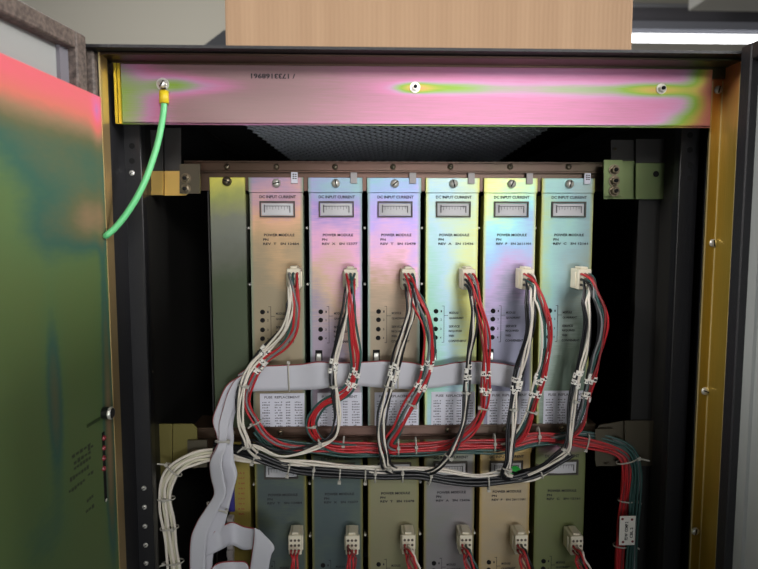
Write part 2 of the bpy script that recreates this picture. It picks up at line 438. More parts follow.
M['edge_highlight'] = mat('frame_edge_highlight', (206, 190, 138), 0.4, 0.4)  # edge highlights of the frame, put in as pale strips
gold = chromate('gold_chromate', [(0, (158, 136, 50)), (0.3, (182, 152, 66)), (0.5, (206, 170, 96)), (0.7, (208, 150, 84)), (0.85, (214, 140, 104)), (1, (212, 130, 116))], (0.22, 0, 0, 0), [(0.27, 1.80, 0.2, 0.06, 0.6)], 0.10, 5, 2, 0.38, 0.7, brush=(20, 20, 0.4), brush_amt=0.25)
goldL = chromate('gold_chromate_lip', [(0, (190, 170, 126)), (0.5, (176, 150, 104)), (1, (140, 120, 84))], (0.4, 0, 0, 0), (), 0.25, 6, 4, 0.36, 0.65, brush=(20, 20, 0.5), brush_amt=0.2)
# plated front frame: lip all round plus flange
xfr = W(711, 100, FL).x
xfl = W(113.5, 150, FL).x
mb = MB()
mb.box((XL, Y(FE), 0.08), (XL + 0.0014, Y(0.5135), ZT), 0)
mb.box((XL, Y(FE - 0.0004), 0.08), (XL + 0.0010, Y(FE + 0.0005), ZT), 1)
part('frame_strip', mb, [goldL, M['edge_highlight']], cab)
mb = MB(); mb.box((XL - 0.0008, Y(0.5136), 0.08), (XL + 0.0008, Y(0.547), ZT - 0.012)); part('dark_edge_strip', mb, M['black_paint'], cab)  # plain black strip from the left lip back to the rail
mb = MB(); mb.box((XR - 0.0016, Y(FE), 0.08), (XR, Y(FL), ZT), 0); mb.box((XR - 0.0016, Y(FL), 0.08), (xfr, Y(FL + 0.0015), ZT), 0)
for x, d0, d1 in ((XR - 0.0021, FE - 0.0004, FE + 0.0006), (XR - 0.0022, FL - 0.0012, FL - 0.0001), (xfr, FL - 0.0003, FL + 0.0017)): mb.box((x, Y(d0), 0.08), (x + 0.0012, Y(d1), ZT - 0.012), 1)
fr = part('frame_strip', mb, [gold, M['edge_highlight']], cab)
for (x, y) in ((718, 90), (713, 243), (705, 391), (695, 531)):
    screw(fr, W(x, y, FL), 0.0036, name='frame_screw', slot=RND.random() * 3)
mb = MB(); mb.box((XL + 0.0017, Y(FE), ZT - 0.0016), (XR - 0.0017, Y(FL), ZT))
mb.box((XL + 0.0017, Y(FL - 0.0035), ZT - 0.0105), (XR - 0.0017, Y(FL), ZT - 0.0016))
part('frame_lip', mb, M['bronze'], cab)

# header plate
hl, hr = W(115.5, 100, 0.521).x, W(711.5, 100, 0.521).x
hz0, hz1 = W(420, 125.8, 0.521).z, W(420, 66.5, 0.521).z
oc = ORIG[cab.name]
hm = lambda px, py: (W(px, py, 0.521).x - oc.x, W(px, py, 0.521).z - oc.z)
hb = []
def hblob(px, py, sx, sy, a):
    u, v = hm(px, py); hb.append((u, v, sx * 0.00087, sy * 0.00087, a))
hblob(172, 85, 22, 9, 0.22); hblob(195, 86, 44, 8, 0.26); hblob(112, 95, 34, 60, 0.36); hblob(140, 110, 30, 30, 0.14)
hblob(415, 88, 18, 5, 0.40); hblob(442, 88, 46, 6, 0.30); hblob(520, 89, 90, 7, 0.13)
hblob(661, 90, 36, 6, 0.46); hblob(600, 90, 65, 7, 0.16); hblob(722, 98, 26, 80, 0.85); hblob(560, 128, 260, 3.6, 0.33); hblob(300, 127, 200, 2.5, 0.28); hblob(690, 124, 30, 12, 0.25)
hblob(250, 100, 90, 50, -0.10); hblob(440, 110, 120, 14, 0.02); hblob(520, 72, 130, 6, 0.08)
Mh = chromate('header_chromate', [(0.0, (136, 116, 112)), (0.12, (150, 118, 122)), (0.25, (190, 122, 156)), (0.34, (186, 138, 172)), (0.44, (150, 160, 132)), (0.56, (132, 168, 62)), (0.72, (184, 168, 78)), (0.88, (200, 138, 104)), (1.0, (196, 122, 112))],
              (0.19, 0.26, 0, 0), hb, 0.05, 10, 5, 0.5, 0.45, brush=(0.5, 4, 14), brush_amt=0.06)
mb = MB(); mb.box((hl + 0.005, Y(0.521), hz0), (hr, Y(0.5228), hz1), 0, 0.0005)
mb.box((hl + 0.005, Y(0.521), hz0), (hr, Y(0.5245), hz0 + 0.0015), 0)
hd = part('header_plate', mb, Mh, cab)
Mfold = mat('yellow_chromate_edge', (214, 190, 60), 0.36, 0.65, 0.1, 300)
mb = MB(); mb.box((hl, Y(0.519), hz0), (hl + 0.0022, Y(0.5228), hz1)); mb.box((hl + 0.0028, Y(0.5195), hz0), (hl + 0.0049, Y(0.5228), hz1)); part('folded_edge', mb, Mfold, hd)
for (x, y) in ((415, 87.5), (661, 89)): screw(hd, W(x, y, 0.521), 0.0032, name='hex_bolt', h=0.0035, hexa=True)
mb = MB(); p = W(251, 78.5, 0.5207)
put_text(mb, '/ 1733168961', p.x, Y(0.5207), p.z, 0.037, 0.0042, 0, True); part('printed_number', mb, M['ink'], hd)

# rails with holes
def rail(pl, pr, holes, lbl):
    x0, x1 = W(pl, 170, 0.545).x, W(pr, 170, 0.545).x
    mb = MB(); mb.box((x0, Y(0.545), 0.08), (x1, Y(0.548), ZT - 0.012), 0, 0.0006)
    mb.box((x0 if pl > 400 else x1 - 0.003, Y(0.548), 0.08), (x0 + 0.003 if pl > 400 else x1, Y(0.556), ZT - 0.012), 0)
    r = part('mounting_rail', mb, M['rail'], cab, label=lbl)
    for hx, hy in holes:
        c = W(hx, hy, 0.5449)
        hbm = MB(); hbm.lathe(c, (0, -1, 0), [(0.0026, 0.0), (0.0026, 0.0003), (0, 0.0003)], 12, 0, False)
        part('rail_hole', hbm, M['hole'], r)
    return r
lrail = rail(122, 141.5, [(132, 146), (132, 161)], 'left black rail with punched holes')
rrail = rail(680, 698.5, [(690, 150), (690, 165), (690, 178), (690, 135)], 'right black rail with punched holes')
screw(lrail, W(132, 173, 0.545), 0.0024, h=0.0012)
for y in (488, 507, 526, 545, 563): screw(lrail, W(144 + (y - 488) * 0.03, y, 0.545), 0.0022, h=0.0014, name='rail_screw')
# inner walls
xw0, xw1 = W(141.5, 170, 0.545).x, W(680, 170, 0.545).x
mb = MB(); mb.box((xw0 - 0.006, Y(0.549), 0.08), (xw0 - 0.003, Y(1.235), ZT - 0.02)); lw = part('inner_wall', mb, M['inner_wall'], cab)
mb = MB(); mb.box((xw1 + 0.0035, Y(0.549), 0.08), (xw1 + 0.0065, Y(1.235), ZT - 0.02)); rw = part('inner_wall', mb, M['inner_wall'], cab)
mb = MB(); mb.box((xw1 - 0.018, Y(0.5852), 0.08), (xw1 + 0.0035, Y(0.5868), W(640, 170, .585).z)); rs = part('inner_flange', mb, M['inner_wall'], cab)
for (x, y) in ((664, 275), (660, 376), (658, 472), (655, 565)): screw(rs, W(x, y, 0.585), 0.0026, name='wall_screw')
for (x, y) in ((147, 275), (151, 372)): screw(lw, WX(x, y, xw0 - 0.0029), 0.0016, axis=(1, 0, 0), name='wall_screw', m='screw_dark')
# roof bars and vent
zb = CAM.z + 0.112
for px in (170, 640):
    x = WZ(px, 125, zb).x
    mb = MB(); mb.box((x - 0.0012, Y(0.60), zb), (x + 0.0012, Y(1.22), zb + 0.016)); part('roof_bar', mb, M['rail'], cab)
zm = ZT - 0.008
m0, m1, m2, m3 = WZ(237, 125, zm), WZ(290, 159, zm), WZ(505, 159, zm), WZ(546, 125, zm)
mx0, mx1 = (m0.x + m1.x) / 2, (m2.x + m3.x) / 2; my0, my1 = min(m0.y, 0.03), 0.55
bm = bmesh.new(); nx, ny = 50, 34
vv = {}
def mv(i, j):
    if (i, j) not in vv: vv[(i, j)] = bm.verts.new((m0.x + (m1.x - m0.x) * j / ny + (mx1 - mx0) * i / nx, my0 + (my1 - my0) * j / ny, zm))
    return vv[(i, j)]
for i in range(0, nx):
    for j in range(0, ny):
        if (i + j) % 2 == 0 and 0 < i < nx and 0 < j < ny: bm.faces.new((mv(i - 1, j), mv(i, j - 1), mv(i + 1, j), mv(i, j + 1)))
mbm = MB(); mbm.bm.free(); mbm.bm = bm
vm = part('vent_mesh', mbm, M['mesh'], cab)
md = vm.modifiers.new('wires', 'WIREFRAME'); md.thickness = 0.0030; md.use_even_offset = False
mb = MB(); mb.box((XL + 0.002, Y(0.54), ZT - 0.0055), (XR - 0.002, Y(1.235), ZT - 0.002)); part('roof_lining', mb, M['void'], cab)

# support brackets
gb = chromate('bracket_gold', [(0, (190, 160, 70)), (0.5, (206, 170, 96)), (1, (190, 170, 130))], (0.5, 0, 0, 0), (), 0.3, 18, 6, 0.4, 0.6)
gg = chromate('bracket_green', [(0, (98, 106, 70)), (0.5, (108, 124, 82)), (1, (122, 114, 84))], (0.5, 0, 0, 0), (), 0.3, 18, 7, 0.4, 0.6)
go = chromate('bracket_olive', [(0, (104, 98, 52)), (0.5, (116, 108, 58)), (1, (124, 114, 70))], (0.5, 0, 0, 0), (), 0.3, 18, 6, 0.42, 0.55)
gd = chromate('bracket_dull', [(0, (72, 66, 54)), (0.5, (80, 74, 60)), (1, (86, 78, 68))], (0.5, 0, 0, 0), (), 0.3, 18, 8, 0.42, 0.55)
M['bracket_shade'] = mat('bracket_shade_tone', (46, 44, 42), 0.5, 0.2)  # header's shadow on the bracket tops, put in as separate dark plates
def plate(pts, D, th, name, m, parent=cab):
    mb = MB(); mb.prism([W(x, y, D) for x, y in pts], (0, th, 0)); return part(name, mb, m, parent)
b1 = plate([(142, 171), (163, 171), (163, 195), (142, 195)], 0.578, 0.002, 'support_bracket', gb)
plate([(142, 191.5), (163, 191.5), (163, 195), (142, 195)], 0.5765, 0.0014, 'bracket_lip', gb, b1)
plate([(142, 130), (163, 130), (163, 170.6), (142, 170.6)], 0.580, 0.002, 'bracket_shaded_top', M['bracket_shade'], b1)
b2 = plate([(164.5, 171), (181, 171), (181, 195), (164.5, 195)], 0.582, 0.002, 'support_bracket', gb)
plate([(164.5, 192), (189, 192), (186, 195.5), (164.5, 195.5)], 0.5805, 0.0014, 'bracket_lip', gb, b2)
plate([(164.5, 128), (181, 128), (181, 170.6), (164.5, 170.6)], 0.584, 0.002, 'bracket_shaded_top', M['bracket_shade'], b2)
b3 = plate([(611, 161), (634.5, 161), (634.5, 199), (604, 199), (604, 195), (611, 195)], 0.585, 0.002, 'support_bracket', gg)
plate([(611, 140), (634.5, 140), (634.5, 160.6), (611, 160.6)], 0.587, 0.002, 'bracket_shaded_top', M['bracket_shade'], b3)
b4 = plate([(636, 163), (677, 163), (675, 199), (636, 199)], 0.580, 0.002, 'support_bracket', gg)
plate([(636, 139), (677, 139), (677, 162.6), (636, 162.6)], 0.582, 0.002, 'bracket_shaded_top', M['bracket_shade'], b4)
mb = MB(); mb.lathe(W(656, 174, 0.5799), (0, -1, 0), [(0.003, 0), (0.003, 0.0003), (0, 0.0003)], 12, 0, False); part('bracket_hole', mb, M['hole'], b4)
screw(b4, W(672, 171, 0.58), 0.0035, m='screw_dark')
screw(b3, W(615, 149, 0.585), 0.0016, m='screw_dark')
b5 = plate([(149, 424), (172, 424), (172, 520), (153, 520)], 0.578, 0.002, 'support_bracket', go)
b6 = plate([(173, 424), (193, 424), (197, 428), (197, 462), (173, 462)], 0.581, 0.002, 'support_bracket', go)
b7 = plate([(600, 425), (624, 421), (624, 466), (596, 466), (596, 430)], 0.585, 0.002, 'support_bracket', gd)
b8 = plate([(625, 421), (659, 421), (657, 466), (625, 466)], 0.581, 0.002, 'support_bracket', gd)
screw(b7, W(606, 461, 0.585), 0.003, m='screw_dark')

# ---- doors: each is laid out along its own sheet (distance from hinge, height off the sheet, height) and swung open
class Leaf:
    def __init__(s, hinge, other, D, side):
        s.p = W(hinge[0], hinge[1], D); q = WZ(other[0], other[1], s.p.z)
        s.d = (q - s.p); s.d.z = 0; s.d.normalize()
        s.n = Vector((0, 0, 1)).cross(s.d) * side              # towards the inside of the cabinet opening
        s.zt = s.p.z
    def at(s, a, t, z): v = s.p + s.d * a + s.n * t; return Vector((v.x, v.y, z))
    def hit(s, px, py):
        r = ray(px, py); k = (s.p - CAM).dot(s.n) / r.dot(s.n); return CAM + r * k
    def sz(s, px, py): h = s.hit(px, py); return ((h - s.p).dot(s.d), h.z)
    def place(s, mb):
        for v in mb.bm.verts: v.co = s.at(*v.co)
        return mb
LI = Leaf((101, 97), (0, 52), 0.4995, 1)
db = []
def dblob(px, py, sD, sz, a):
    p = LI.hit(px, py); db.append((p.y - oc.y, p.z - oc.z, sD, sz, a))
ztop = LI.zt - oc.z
db.append((-0.45 - oc.y, ztop - 0.004, 2.0, 0.033, 0.74))  # pink band along the top: a reflection painted into the plating colour
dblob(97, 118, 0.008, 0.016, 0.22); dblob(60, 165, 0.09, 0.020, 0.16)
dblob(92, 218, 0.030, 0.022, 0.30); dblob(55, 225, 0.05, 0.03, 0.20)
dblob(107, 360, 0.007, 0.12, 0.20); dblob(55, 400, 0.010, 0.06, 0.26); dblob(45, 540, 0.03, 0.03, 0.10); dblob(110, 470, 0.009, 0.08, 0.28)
Md = chromate('door_chromate_reflection', [(0.0, (104, 122, 68)), (0.16, (96, 124, 76)), (0.25, (62, 104, 88)), (0.36, (104, 108, 76)), (0.50, (160, 128, 98)), (0.66, (222, 124, 108)), (0.82, (236, 112, 124)), (0.93, (232, 112, 160)), (1.0, (180, 134, 200))],
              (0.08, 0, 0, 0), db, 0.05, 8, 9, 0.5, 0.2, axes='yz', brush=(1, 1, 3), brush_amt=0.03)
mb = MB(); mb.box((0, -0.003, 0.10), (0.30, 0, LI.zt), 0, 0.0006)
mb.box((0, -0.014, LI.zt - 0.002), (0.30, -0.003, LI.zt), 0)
dr = part('inner_door', LI.place(mb), Md, cab, label='green plated inner door with painted pink reflection, swung open')
s0, zs1 = LI.sz(103, 432); s1, zs0 = LI.sz(104, 502)
mb = MB(); mb.box((s0 - 0.0018, 0, zs0), (s0 + 0.0022, 0.0003, zs1)); part('slot', LI.place(mb), M['hole'], dr)
for y in (438, 448, 458, 468.5):
    c = LI.hit(103.4, y); mb = MB(); mb.lathe(c, LI.n, [(0.0022, 0), (0.0022, 0.0008), (0.0015, 0.0019), (0, 0.0024)], 12); part('indicator_light', mb, M['led'], dr)
screw(dr, LI.hit(106, 500), 0.0013, axis=LI.n, h=0.001)
c = LI.hit(103.5, 413)
mb = MB(); mb.lathe(c, LI.n, [(0, 0), (0.0050, 0), (0.0050, 0.0065), (0.0042, 0.0075), (0, 0.0075)], 18, 0, False)
mb.lathe(c, LI.n, [(0.0051, 0.0052), (0.0053, 0.0064), (0.0043, 0.0076)], 18, 1)
part('latch', mb, [M['latch_black'], M['zinc']], dr)
q, z = LI.sz(100, 416)
mb = MB(); mb.box((q, 0, z - 0.003), (q + 0.02, 0.0004, z - 0.0005)); part('scuff', LI.place(mb), mat('dark_green_film', (60, 80, 44), 0.5, 0.4), dr)
mb = MB()   # faded lettering beside the lamps
for (x0, x1, y, k) in ((72, 92, 458, 5), (74, 92, 464, 5), (74, 92, 470, 6), (70, 90, 481, 7), (69, 86, 493, 6), (88, 94, 450, 2), (88, 94, 476, 2), (87, 94, 502, 3), (86, 95, 513, 3)):
    (sa, za), (sb, zb_) = LI.sz(x0, y), LI.sz(x1, y)
    for i in range(k):
        u = sa + (sb - sa) * i / k; w_ = sa + (sb - sa) * (i + 0.7) / k
        mb.box((u, 0, za - 0.0010 * RND.random()), (w_, 0.0002, za + 0.0014 + 0.0008 * RND.random()))
part('faded_lettering', LI.place(mb), mat('faded_ink', (56, 66, 44), 0.6), dr)

def outer_door(hinge, other, D, side, ln, mt, lbl):
    lf = Leaf(hinge, other, D, side); t = 0.013; zt = lf.zt
    mb = MB()
    mb.box((0, -0.028, 0.06), (t, 0, zt), 0, 0.001); mb.box((ln - t, -0.028, 0.06), (ln, 0, zt), 0, 0.001)
    mb.box((t, -0.028, zt - t), (ln - t, 0, zt), 0, 0.001); mb.box((t, -0.028, 0.06), (ln - t, 0, 0.06 + t), 0, 0.001)
    o = part('outer_door', lf.place(mb), mt, cab, label=lbl)
    mb = MB(); mb.box((t, -0.024, 0.06 + t), (ln - t, -0.010, zt - t)); part('door_panel', lf.place(mb), M['grey_panel'], o)
    mb = MB(); mb.box((t, -0.010, 0.06 + t), (t + 0.010, -0.007, zt - t)); part('seal_strip', lf.place(mb), M['pipe_dark'] if side > 0 else M['grey_panel'], o)
outer_door((86, 36), (18, -1), 0.486, 1, 0.34, M['black_frame'], 'black edged outer door open on the left')
outer_door((741, 47.5), (755, 41), 0.486, -1, 0.34, M['black_paint'], 'black edged outer door open on the right')

# ------------------------------------------------------------------ cardboard box
bx0, bx1 = W(225, 40, 0.555).x, W(633, 40, 0.555).x
box = root('cardboard_box', ((bx0 + bx1) / 2, Y(0.7), ZTOP), 'large brown cardboard box lying on top of the cabinet', 'box')
mb = MB(); mb.box((bx0, Y(0.555), ZTOP + 0.0002), (bx1, Y(0.86), ZTOP + 0.28), 0, 0.003, 2); part('carton', mb, M['card'], box)
for y0, y1 in ((0.5555, 0.7065), (0.7085, 0.8595)):
    mb = MB(); mb.box((bx0 + 0.001, Y(y0), ZTOP + 0.2802), (bx1 - 0.001, Y(y1), ZTOP + 0.2832), 0, 0.001); part('flap', mb, M['card'], box)

# ------------------------------------------------------------------ racks
MD = 0.600
MW = W(303, 300, MD).x - W(250, 300, MD).x
PX0 = (W(250.3, 240, MD).x + W(303.6, 240, MD).x) / 2
PITCH = (W(540.8, 240, MD).x - W(250.3, 240, MD).x) / 5
ZM1 = W(400, 177.8, MD).z; ROWP = 0.2667; MH = 0.262
def make_rack(row):
    dz = -ROWP * row
    z1 = W(400, 163, 0.598).z + dz; z2 = W(400, 171, 0.598).z + dz; z3 = W(400, 177.6, 0.600).z + dz
    x0, x1 = W(184, 170, 0.598).x, W(604, 170, 0.598).x
    lb = ('bronze plated rack shelf holding the upper row of modules', 'bronze plated rack shelf holding the lower row of modules')[row]
    r = root('module_rack', (0, Y(0.7), ZM1 - MH + dz), lb, 'rack', 'module racks')
    mb = MB(); mb.box((x0, Y(0.598), z2), (x1, Y(0.600), z1), 0, 0.0005); mb.box((x0, Y(0.598), z1), (x1, Y(0.64), z1 + 0.0015)); mb.box((x0, Y(0.5975), z2 - 0.0015), (x1, Y(0.605), z2), 0, 0.0003)
    tr = part('top_rail', mb, M['bronze'], r)
    mb = MB(); mb.box((x0, Y(0.6022), z3 - 0.013), (x1, Y(0.6042), z2 - 0.0015)); part('stop_bar', mb, M['bronze'], r)
    for px in (227, 276.5, 335, 393, 450.5, 510, 568.5):
        c = W(px, 166.8, 0.598); screw(tr, (c.x, c.y, c.z + dz), 0.0029, m='screw_dark', slot=RND.random() * 3)
    for x in (x0 + 0.02, x1 - 0.010):
        mb = MB(); mb.box((x, Y(0.606), z3 - MH - 0.004), (x + 0.0015, Y(0.86), z1)); part('side_plate', mb, M['inner_wall'], r)
    mb = MB(); mb.box((x0 + 0.022, Y(0.855), z3 - MH), (x1 - 0.018, Y(0.857), z1)); part('backplane', mb, M['void'], r)
    mb = MB(); mb.box((x0 + 0.022, Y(0.607), z3 - MH - 0.0065), (x1 - 0.018, Y(0.85), z3 - MH - 0.0045)); part('shelf_pan', mb, M['bronze'], r)
    # ears
    def ear(pts, D, m):
        mb = MB(); mb.prism([W(x, y, D) + Vector((0, 0, dz)) for x, y in pts], (0, 0.002, 0)); return part('rack_ear', mb, m, r)
    e = ear([(179.5, 164), (200, 164), (200, 193.5), (179.5, 193.5)], 0.5775, gd)
    for y in (178.5, 189): c = W(186 if row == 0 else 187, y, 0.578); screw(e, (c.x, c.y, c.z + dz), 0.0036, h=0.004, m='screw_dark', name='nut', hexa=True)
    e = ear([(604, 160), (622.5, 160), (622.5, 195.5), (604, 195.5)], 0.580, gg if row == 0 else gd)
    for y in ((170, 181, 191) if row == 0 else ()): c = W(614, y, 0.580); screw(e, (c.x, c.y, c.z + dz), 0.004, h=0.004, m='screw_dark', name='hex_bolt', hexa=True)
    # guides between the modules
    for i in range(6):
        x = PX0 + PITCH * (i - 0.5)
        mb = MB(); mb.box((x - 0.0035, Y(0.612), z3 - MH + 0.0), (x + 0.0035, Y(0.8), z3 - MH + 0.006)); mb.box((x - 0.003, Y(0.604), z3 - MH - 0.004), (x + 0.003, Y(0.612), z3 - MH + 0.009)); part('card_guide', mb, M['cream'] if row == 0 else M['bronze'], r)
        for y in (228, 284):
            c = W(400, y, 0.61)
            gm = MB(); gm.lathe((x, Y(0.61), c.z + dz), (0, -1, 0), [(0, -0.01), (0.0012, -0.01), (0.0014, 0), (0.0008, 0.0008), (0, 0.001)], 10); part('guide_pin', gm, M['sleeve'], r)
    return r
racks = [make_rack(0), make_rack(1)]

# ------------------------------------------------------------------ power modules
O1 = Vector((PX0, Y(MD), ZM1 - MH))                   # base of the first module, for reading positions
def L(px, py, D=MD): return W(px, py, D) - O1
CACHE = {}
def cached(key, build, mats):
    if key not in CACHE: CACHE[key] = build().mesh(key, mats)
    return CACHE[key]
hw = MW / 2
def b_body():
    mb = MB(); mb.box((-hw + 0.003, 0.0022, 0.004), (hw - 0.003, 0.20, MH - 0.018)); return mb
def b_plate():
    mb = MB()
    mb.box((-hw, 0, 0), (hw, 0.0016, MH - 0.0145), 0, 0.0004)
    mb.box((-hw - 0.0006, -0.0014, MH - 0.0148), (hw + 0.0006, 0.0016, MH), 0, 0.0004)
    mb.box((hw - 0.0016, 0.0016, 0), (hw, 0.016, MH - 0.017)); mb.box((-hw, 0.0016, 0), (-hw + 0.0016, 0.016, MH - 0.017))
    return mb
mA, mBt = L(260, 217.2), L(295, 201.2)
def b_mframe():
    mb = MB(); x0, x1, z0, z1 = mA.x, mBt.x, mA.z, mBt.z; t = 0.0012
    mb.box((x0, -0.0026, z0), (x0 + t, 0, z1)); mb.box((x1 - t, -0.0026, z0), (x1, 0, z1))
    mb.box((x0 + t, -0.0026, z0), (x1 - t, 0, z0 + t)); mb.box((x0 + t, -0.0026, z1 - t * 1.3), (x1 - t, 0, z1)); return mb
def b_mface():
    mb = MB(); x0, x1, z0, z1 = mA.x + 0.0018, mBt.x - 0.0018, mA.z + 0.0018, mBt.z - 0.0023
    n = 8; P = []
    for k in range(n + 1):
        u = k / n; P.append((x0 + (x1 - x0) * u, -0.0006 - 0.0014 * math.sin(math.pi * u), 0))
    for k in range(n):
        a, b = P[k], P[k + 1]
        mb.prism([(a[0], a[1], z0), (b[0], b[1], z0), (b[0], b[1], z1), (a[0], a[1], z1)], (0, 0.0004, 0))
    return mb
def b_mscale():
    mb = MB(); x0, x1, z0, z1 = mA.x + 0.0045, mBt.x - 0.0045, mA.z + 0.0045, mBt.z - 0.0045
    mb.box((x0, -0.0023, z1 - 0.0006), (x1, -0.0021, z1)); mb.box((x0 - 0.0002, -0.0023, z0), (x0 + 0.0008, -0.0021, z1 + 0.001)); mb.box((x1 - 0.0008, -0.0023, z0), (x1, -0.0021, z1))
    for k in range(1, 9): x = x0 + (x1 - x0) * k / 9; mb.box((x - 0.00015, -0.0023, z1 - 0.003 - 0.001 * (k % 2)), (x + 0.00015, -0.0021, z1))
    return mb
def b_text(serial, rev, which):
    mb = MB(); yy = -0.0004
    def line(s, xa, xb, yc, h): a = L(xa, yc); put_text(mb, s, a.x, yy, a.z - h / 2, L(xb, yc).x - a.x, h)
    if which == 0:
        line('DC INPUT CURRENT', 259.5, 296, 196.8, 0.0029); return mb
    if which == 1:
        line('POWER MODULE', 264, 294.5, 235, 0.0027); line('PN', 263.2, 268.5, 239.6, 0.0024)
        line('REV  ' + rev + '   SN ' + serial, 263.2, 299, 243.8, 0.0024); return mb
    for s, xb, yc in (('MODULE', 285.5, 313.6), ('QUADRANT', 291, 319), ('SERVICE', 287, 327.3), ('REQUIRED', 289.5, 332.1), ('WHEN', 281.5, 336.8), ('CONVENIENT', 294.5, 342)): line(s, 276, xb, yc, 0.0024)
    for k, yc in enumerate((312, 320.3, 329.8, 338.6)): line(str(k + 1), 267.3, 268.6, yc, 0.0022)
    a, b = L(268.5, 306.5), L(271.5, 343.5); t = 0.0004
    mb.box((b.x - t, yy, b.z), (b.x, -0.0001, a.z)); mb.box((a.x, yy, a.z - t), (b.x, -0.0001, a.z)); mb.box((a.x, yy, b.z), (b.x, -0.0001, b.z + t))
    c = L(275, 316.5); mb.box((b.x, yy, c.z), (c.x, -0.0001, c.z + t))
    return mb
def b_ind(k):
    def f():
        mb = MB(); c = L(262.6, (312, 320.3, 329.8, 338.6)[k])
        mb.lathe((c.x, 0, c.z), (0, -1, 0), [(0.0024, 0), (0.0024, 0.0007), (0.0017, 0.0007), (0.0016, 0.0003), (0, 0.0003)], 14, 0, False); return mb
    return f
def b_slot():
    mb = MB(); a, b = L(257.6, 361), L(264.4, 350.5); mb.box((a.x, -0.0003, a.z), (b.x, 0.0, b.z), 1, 0.0)
    mb.box((a.x + 0.001, -0.0035, a.z), (b.x - 0.001, -0.0003, b.z - 0.0028), 0, 0.0006); return mb
FA, FB = L(259.6, 432), L(305, 393)
FA.x = -0.0195; FB.x = 0.0255
def b_label():
    mb = MB(); mb.box((FA.x, -0.0006, FA.z), (FB.x, 0, FB.z)); return mb
def b_labtext():
    mb = MB(); yy = -0.0009; rr = random.Random(4)
    w = FB.x - FA.x; put_text(mb, 'FUSE  REPLACEMENT', FA.x + 0.1 * w, yy, FB.z - 0.0052, 0.8 * w, 0.0026)
    for r in range(11):
        z = FB.z - 0.0088 - r * 0.00275
        for (u, n) in ((0.05, 5), (0.33, 5), (0.58, 3), (0.78, 5)):
            for k in range(n):
                x = FA.x + u * w + k * 0.0016
                if rr.random() < 0.9: mb.box((x, yy, z - 0.0009), (x + 0.0011, -0.0006, z - 0.0002 + 0.0006 * rr.random()))
    return mb
def b_tag(): mb = MB(); a, b = L(291.5, 183.5), L(298, 172.5); mb.box((a.x, -0.0034, a.z), (b.x, -0.0022, b.z), 0, 0.0002); return mb
def b_tagtext():
    mb = MB(); a, b = L(293, 181.5), L(297.2, 174)
    for k in range(3): z = b.z - 0.002 * k; mb.box((a.x, -0.0037, z - 0.0012), (a.x + 0.0017, -0.0034, z)); mb.box((a.x + 0.0022, -0.0037, z - 0.0012), (b.x - 0.0003, -0.0034, z - 0.0002))
    return mb

def pal(*cs):
    k = 1.12; n = len(cs) - 1
    return [(i / n, tuple(min(255, v * k) for v in c)) for i, c in enumerate(cs)]
Y1 = (196, 190, 96)
# (stops, linear, blobs in module coordinates, edge colour, serial)
UP = [
 (pal((116, 122, 132), (126, 122, 148), (162, 130, 144), (186, 146, 118), (162, 136, 104), (132, 120, 98)), (1.88, 5, -6.0), [(-0.022, 0.17, 0.016, 0.10, 0.25)], (126, 140, 120)),
 (pal((122, 156, 150), (126, 146, 166), (142, 124, 172), (190, 142, 168), (172, 146, 124), (136, 124, 136)), (1.42, -3, -4.2), [(0.0, 0.252, 0.04, 0.014, -0.25), (0.02, 0.1, 0.014, 0.06, -0.3)], (126, 150, 150)),
 (pal((118, 160, 164), (132, 148, 182), (158, 138, 190), (192, 148, 168), (156, 132, 112), (128, 116, 98)), (1.80, 0, -6.3), [(0.02, 0.16, 0.010, 0.05, -0.25)], (130, 160, 150)),
 (pal((112, 158, 122), (130, 170, 154), (146, 172, 182), (164, 178, 146), (180, 178, 106), (150, 168, 128)), (0.42, 3, 0.2), [(0.015, 0.14, 0.014, 0.06, 0.3), (-0.02, 0.1, 0.02, 0.06, -0.25)], (190, 190, 112)),
 (pal((204, 196, 104), (172, 196, 150), (134, 184, 188), (132, 156, 186), (156, 136, 170), (116, 116, 132)), (1.62, 2, -5.6), [(0, 0.165, 0.012, 0.025, 0.18), (0.012, 0.10, 0.01, 0.08, 0.12)], (186, 186, 108)),
 (pal((170, 168, 96), (146, 168, 130), (130, 166, 162), (126, 152, 156), (132, 144, 136), (98, 112, 100)), (1.35, 5, -4.2), [(0, 0.255, 0.05, 0.014, 0.35), (-0.02, 0.10, 0.012, 0.1, -0.35)], (172, 170, 92)),
]
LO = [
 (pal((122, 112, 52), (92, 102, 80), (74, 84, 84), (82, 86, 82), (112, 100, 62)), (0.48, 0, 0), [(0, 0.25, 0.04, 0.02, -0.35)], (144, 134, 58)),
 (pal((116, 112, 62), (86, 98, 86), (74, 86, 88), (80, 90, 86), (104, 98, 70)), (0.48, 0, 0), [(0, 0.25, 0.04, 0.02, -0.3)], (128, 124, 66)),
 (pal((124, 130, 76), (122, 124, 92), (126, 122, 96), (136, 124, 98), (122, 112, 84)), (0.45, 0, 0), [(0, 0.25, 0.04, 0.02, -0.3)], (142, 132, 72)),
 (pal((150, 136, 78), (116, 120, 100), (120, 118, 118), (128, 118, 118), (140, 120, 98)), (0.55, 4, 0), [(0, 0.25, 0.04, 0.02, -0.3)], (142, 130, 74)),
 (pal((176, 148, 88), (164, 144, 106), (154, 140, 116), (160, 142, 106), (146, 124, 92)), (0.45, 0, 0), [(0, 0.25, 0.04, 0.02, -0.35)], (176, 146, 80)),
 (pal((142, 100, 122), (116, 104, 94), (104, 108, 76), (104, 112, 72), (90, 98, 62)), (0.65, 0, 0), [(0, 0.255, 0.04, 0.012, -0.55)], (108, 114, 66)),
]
look_u = ['lavender and tan', 'purple and pink', 'blue topped pinkish brown', 'pale green and yellow', 'turquoise and violet', 'teal with yellow edge']
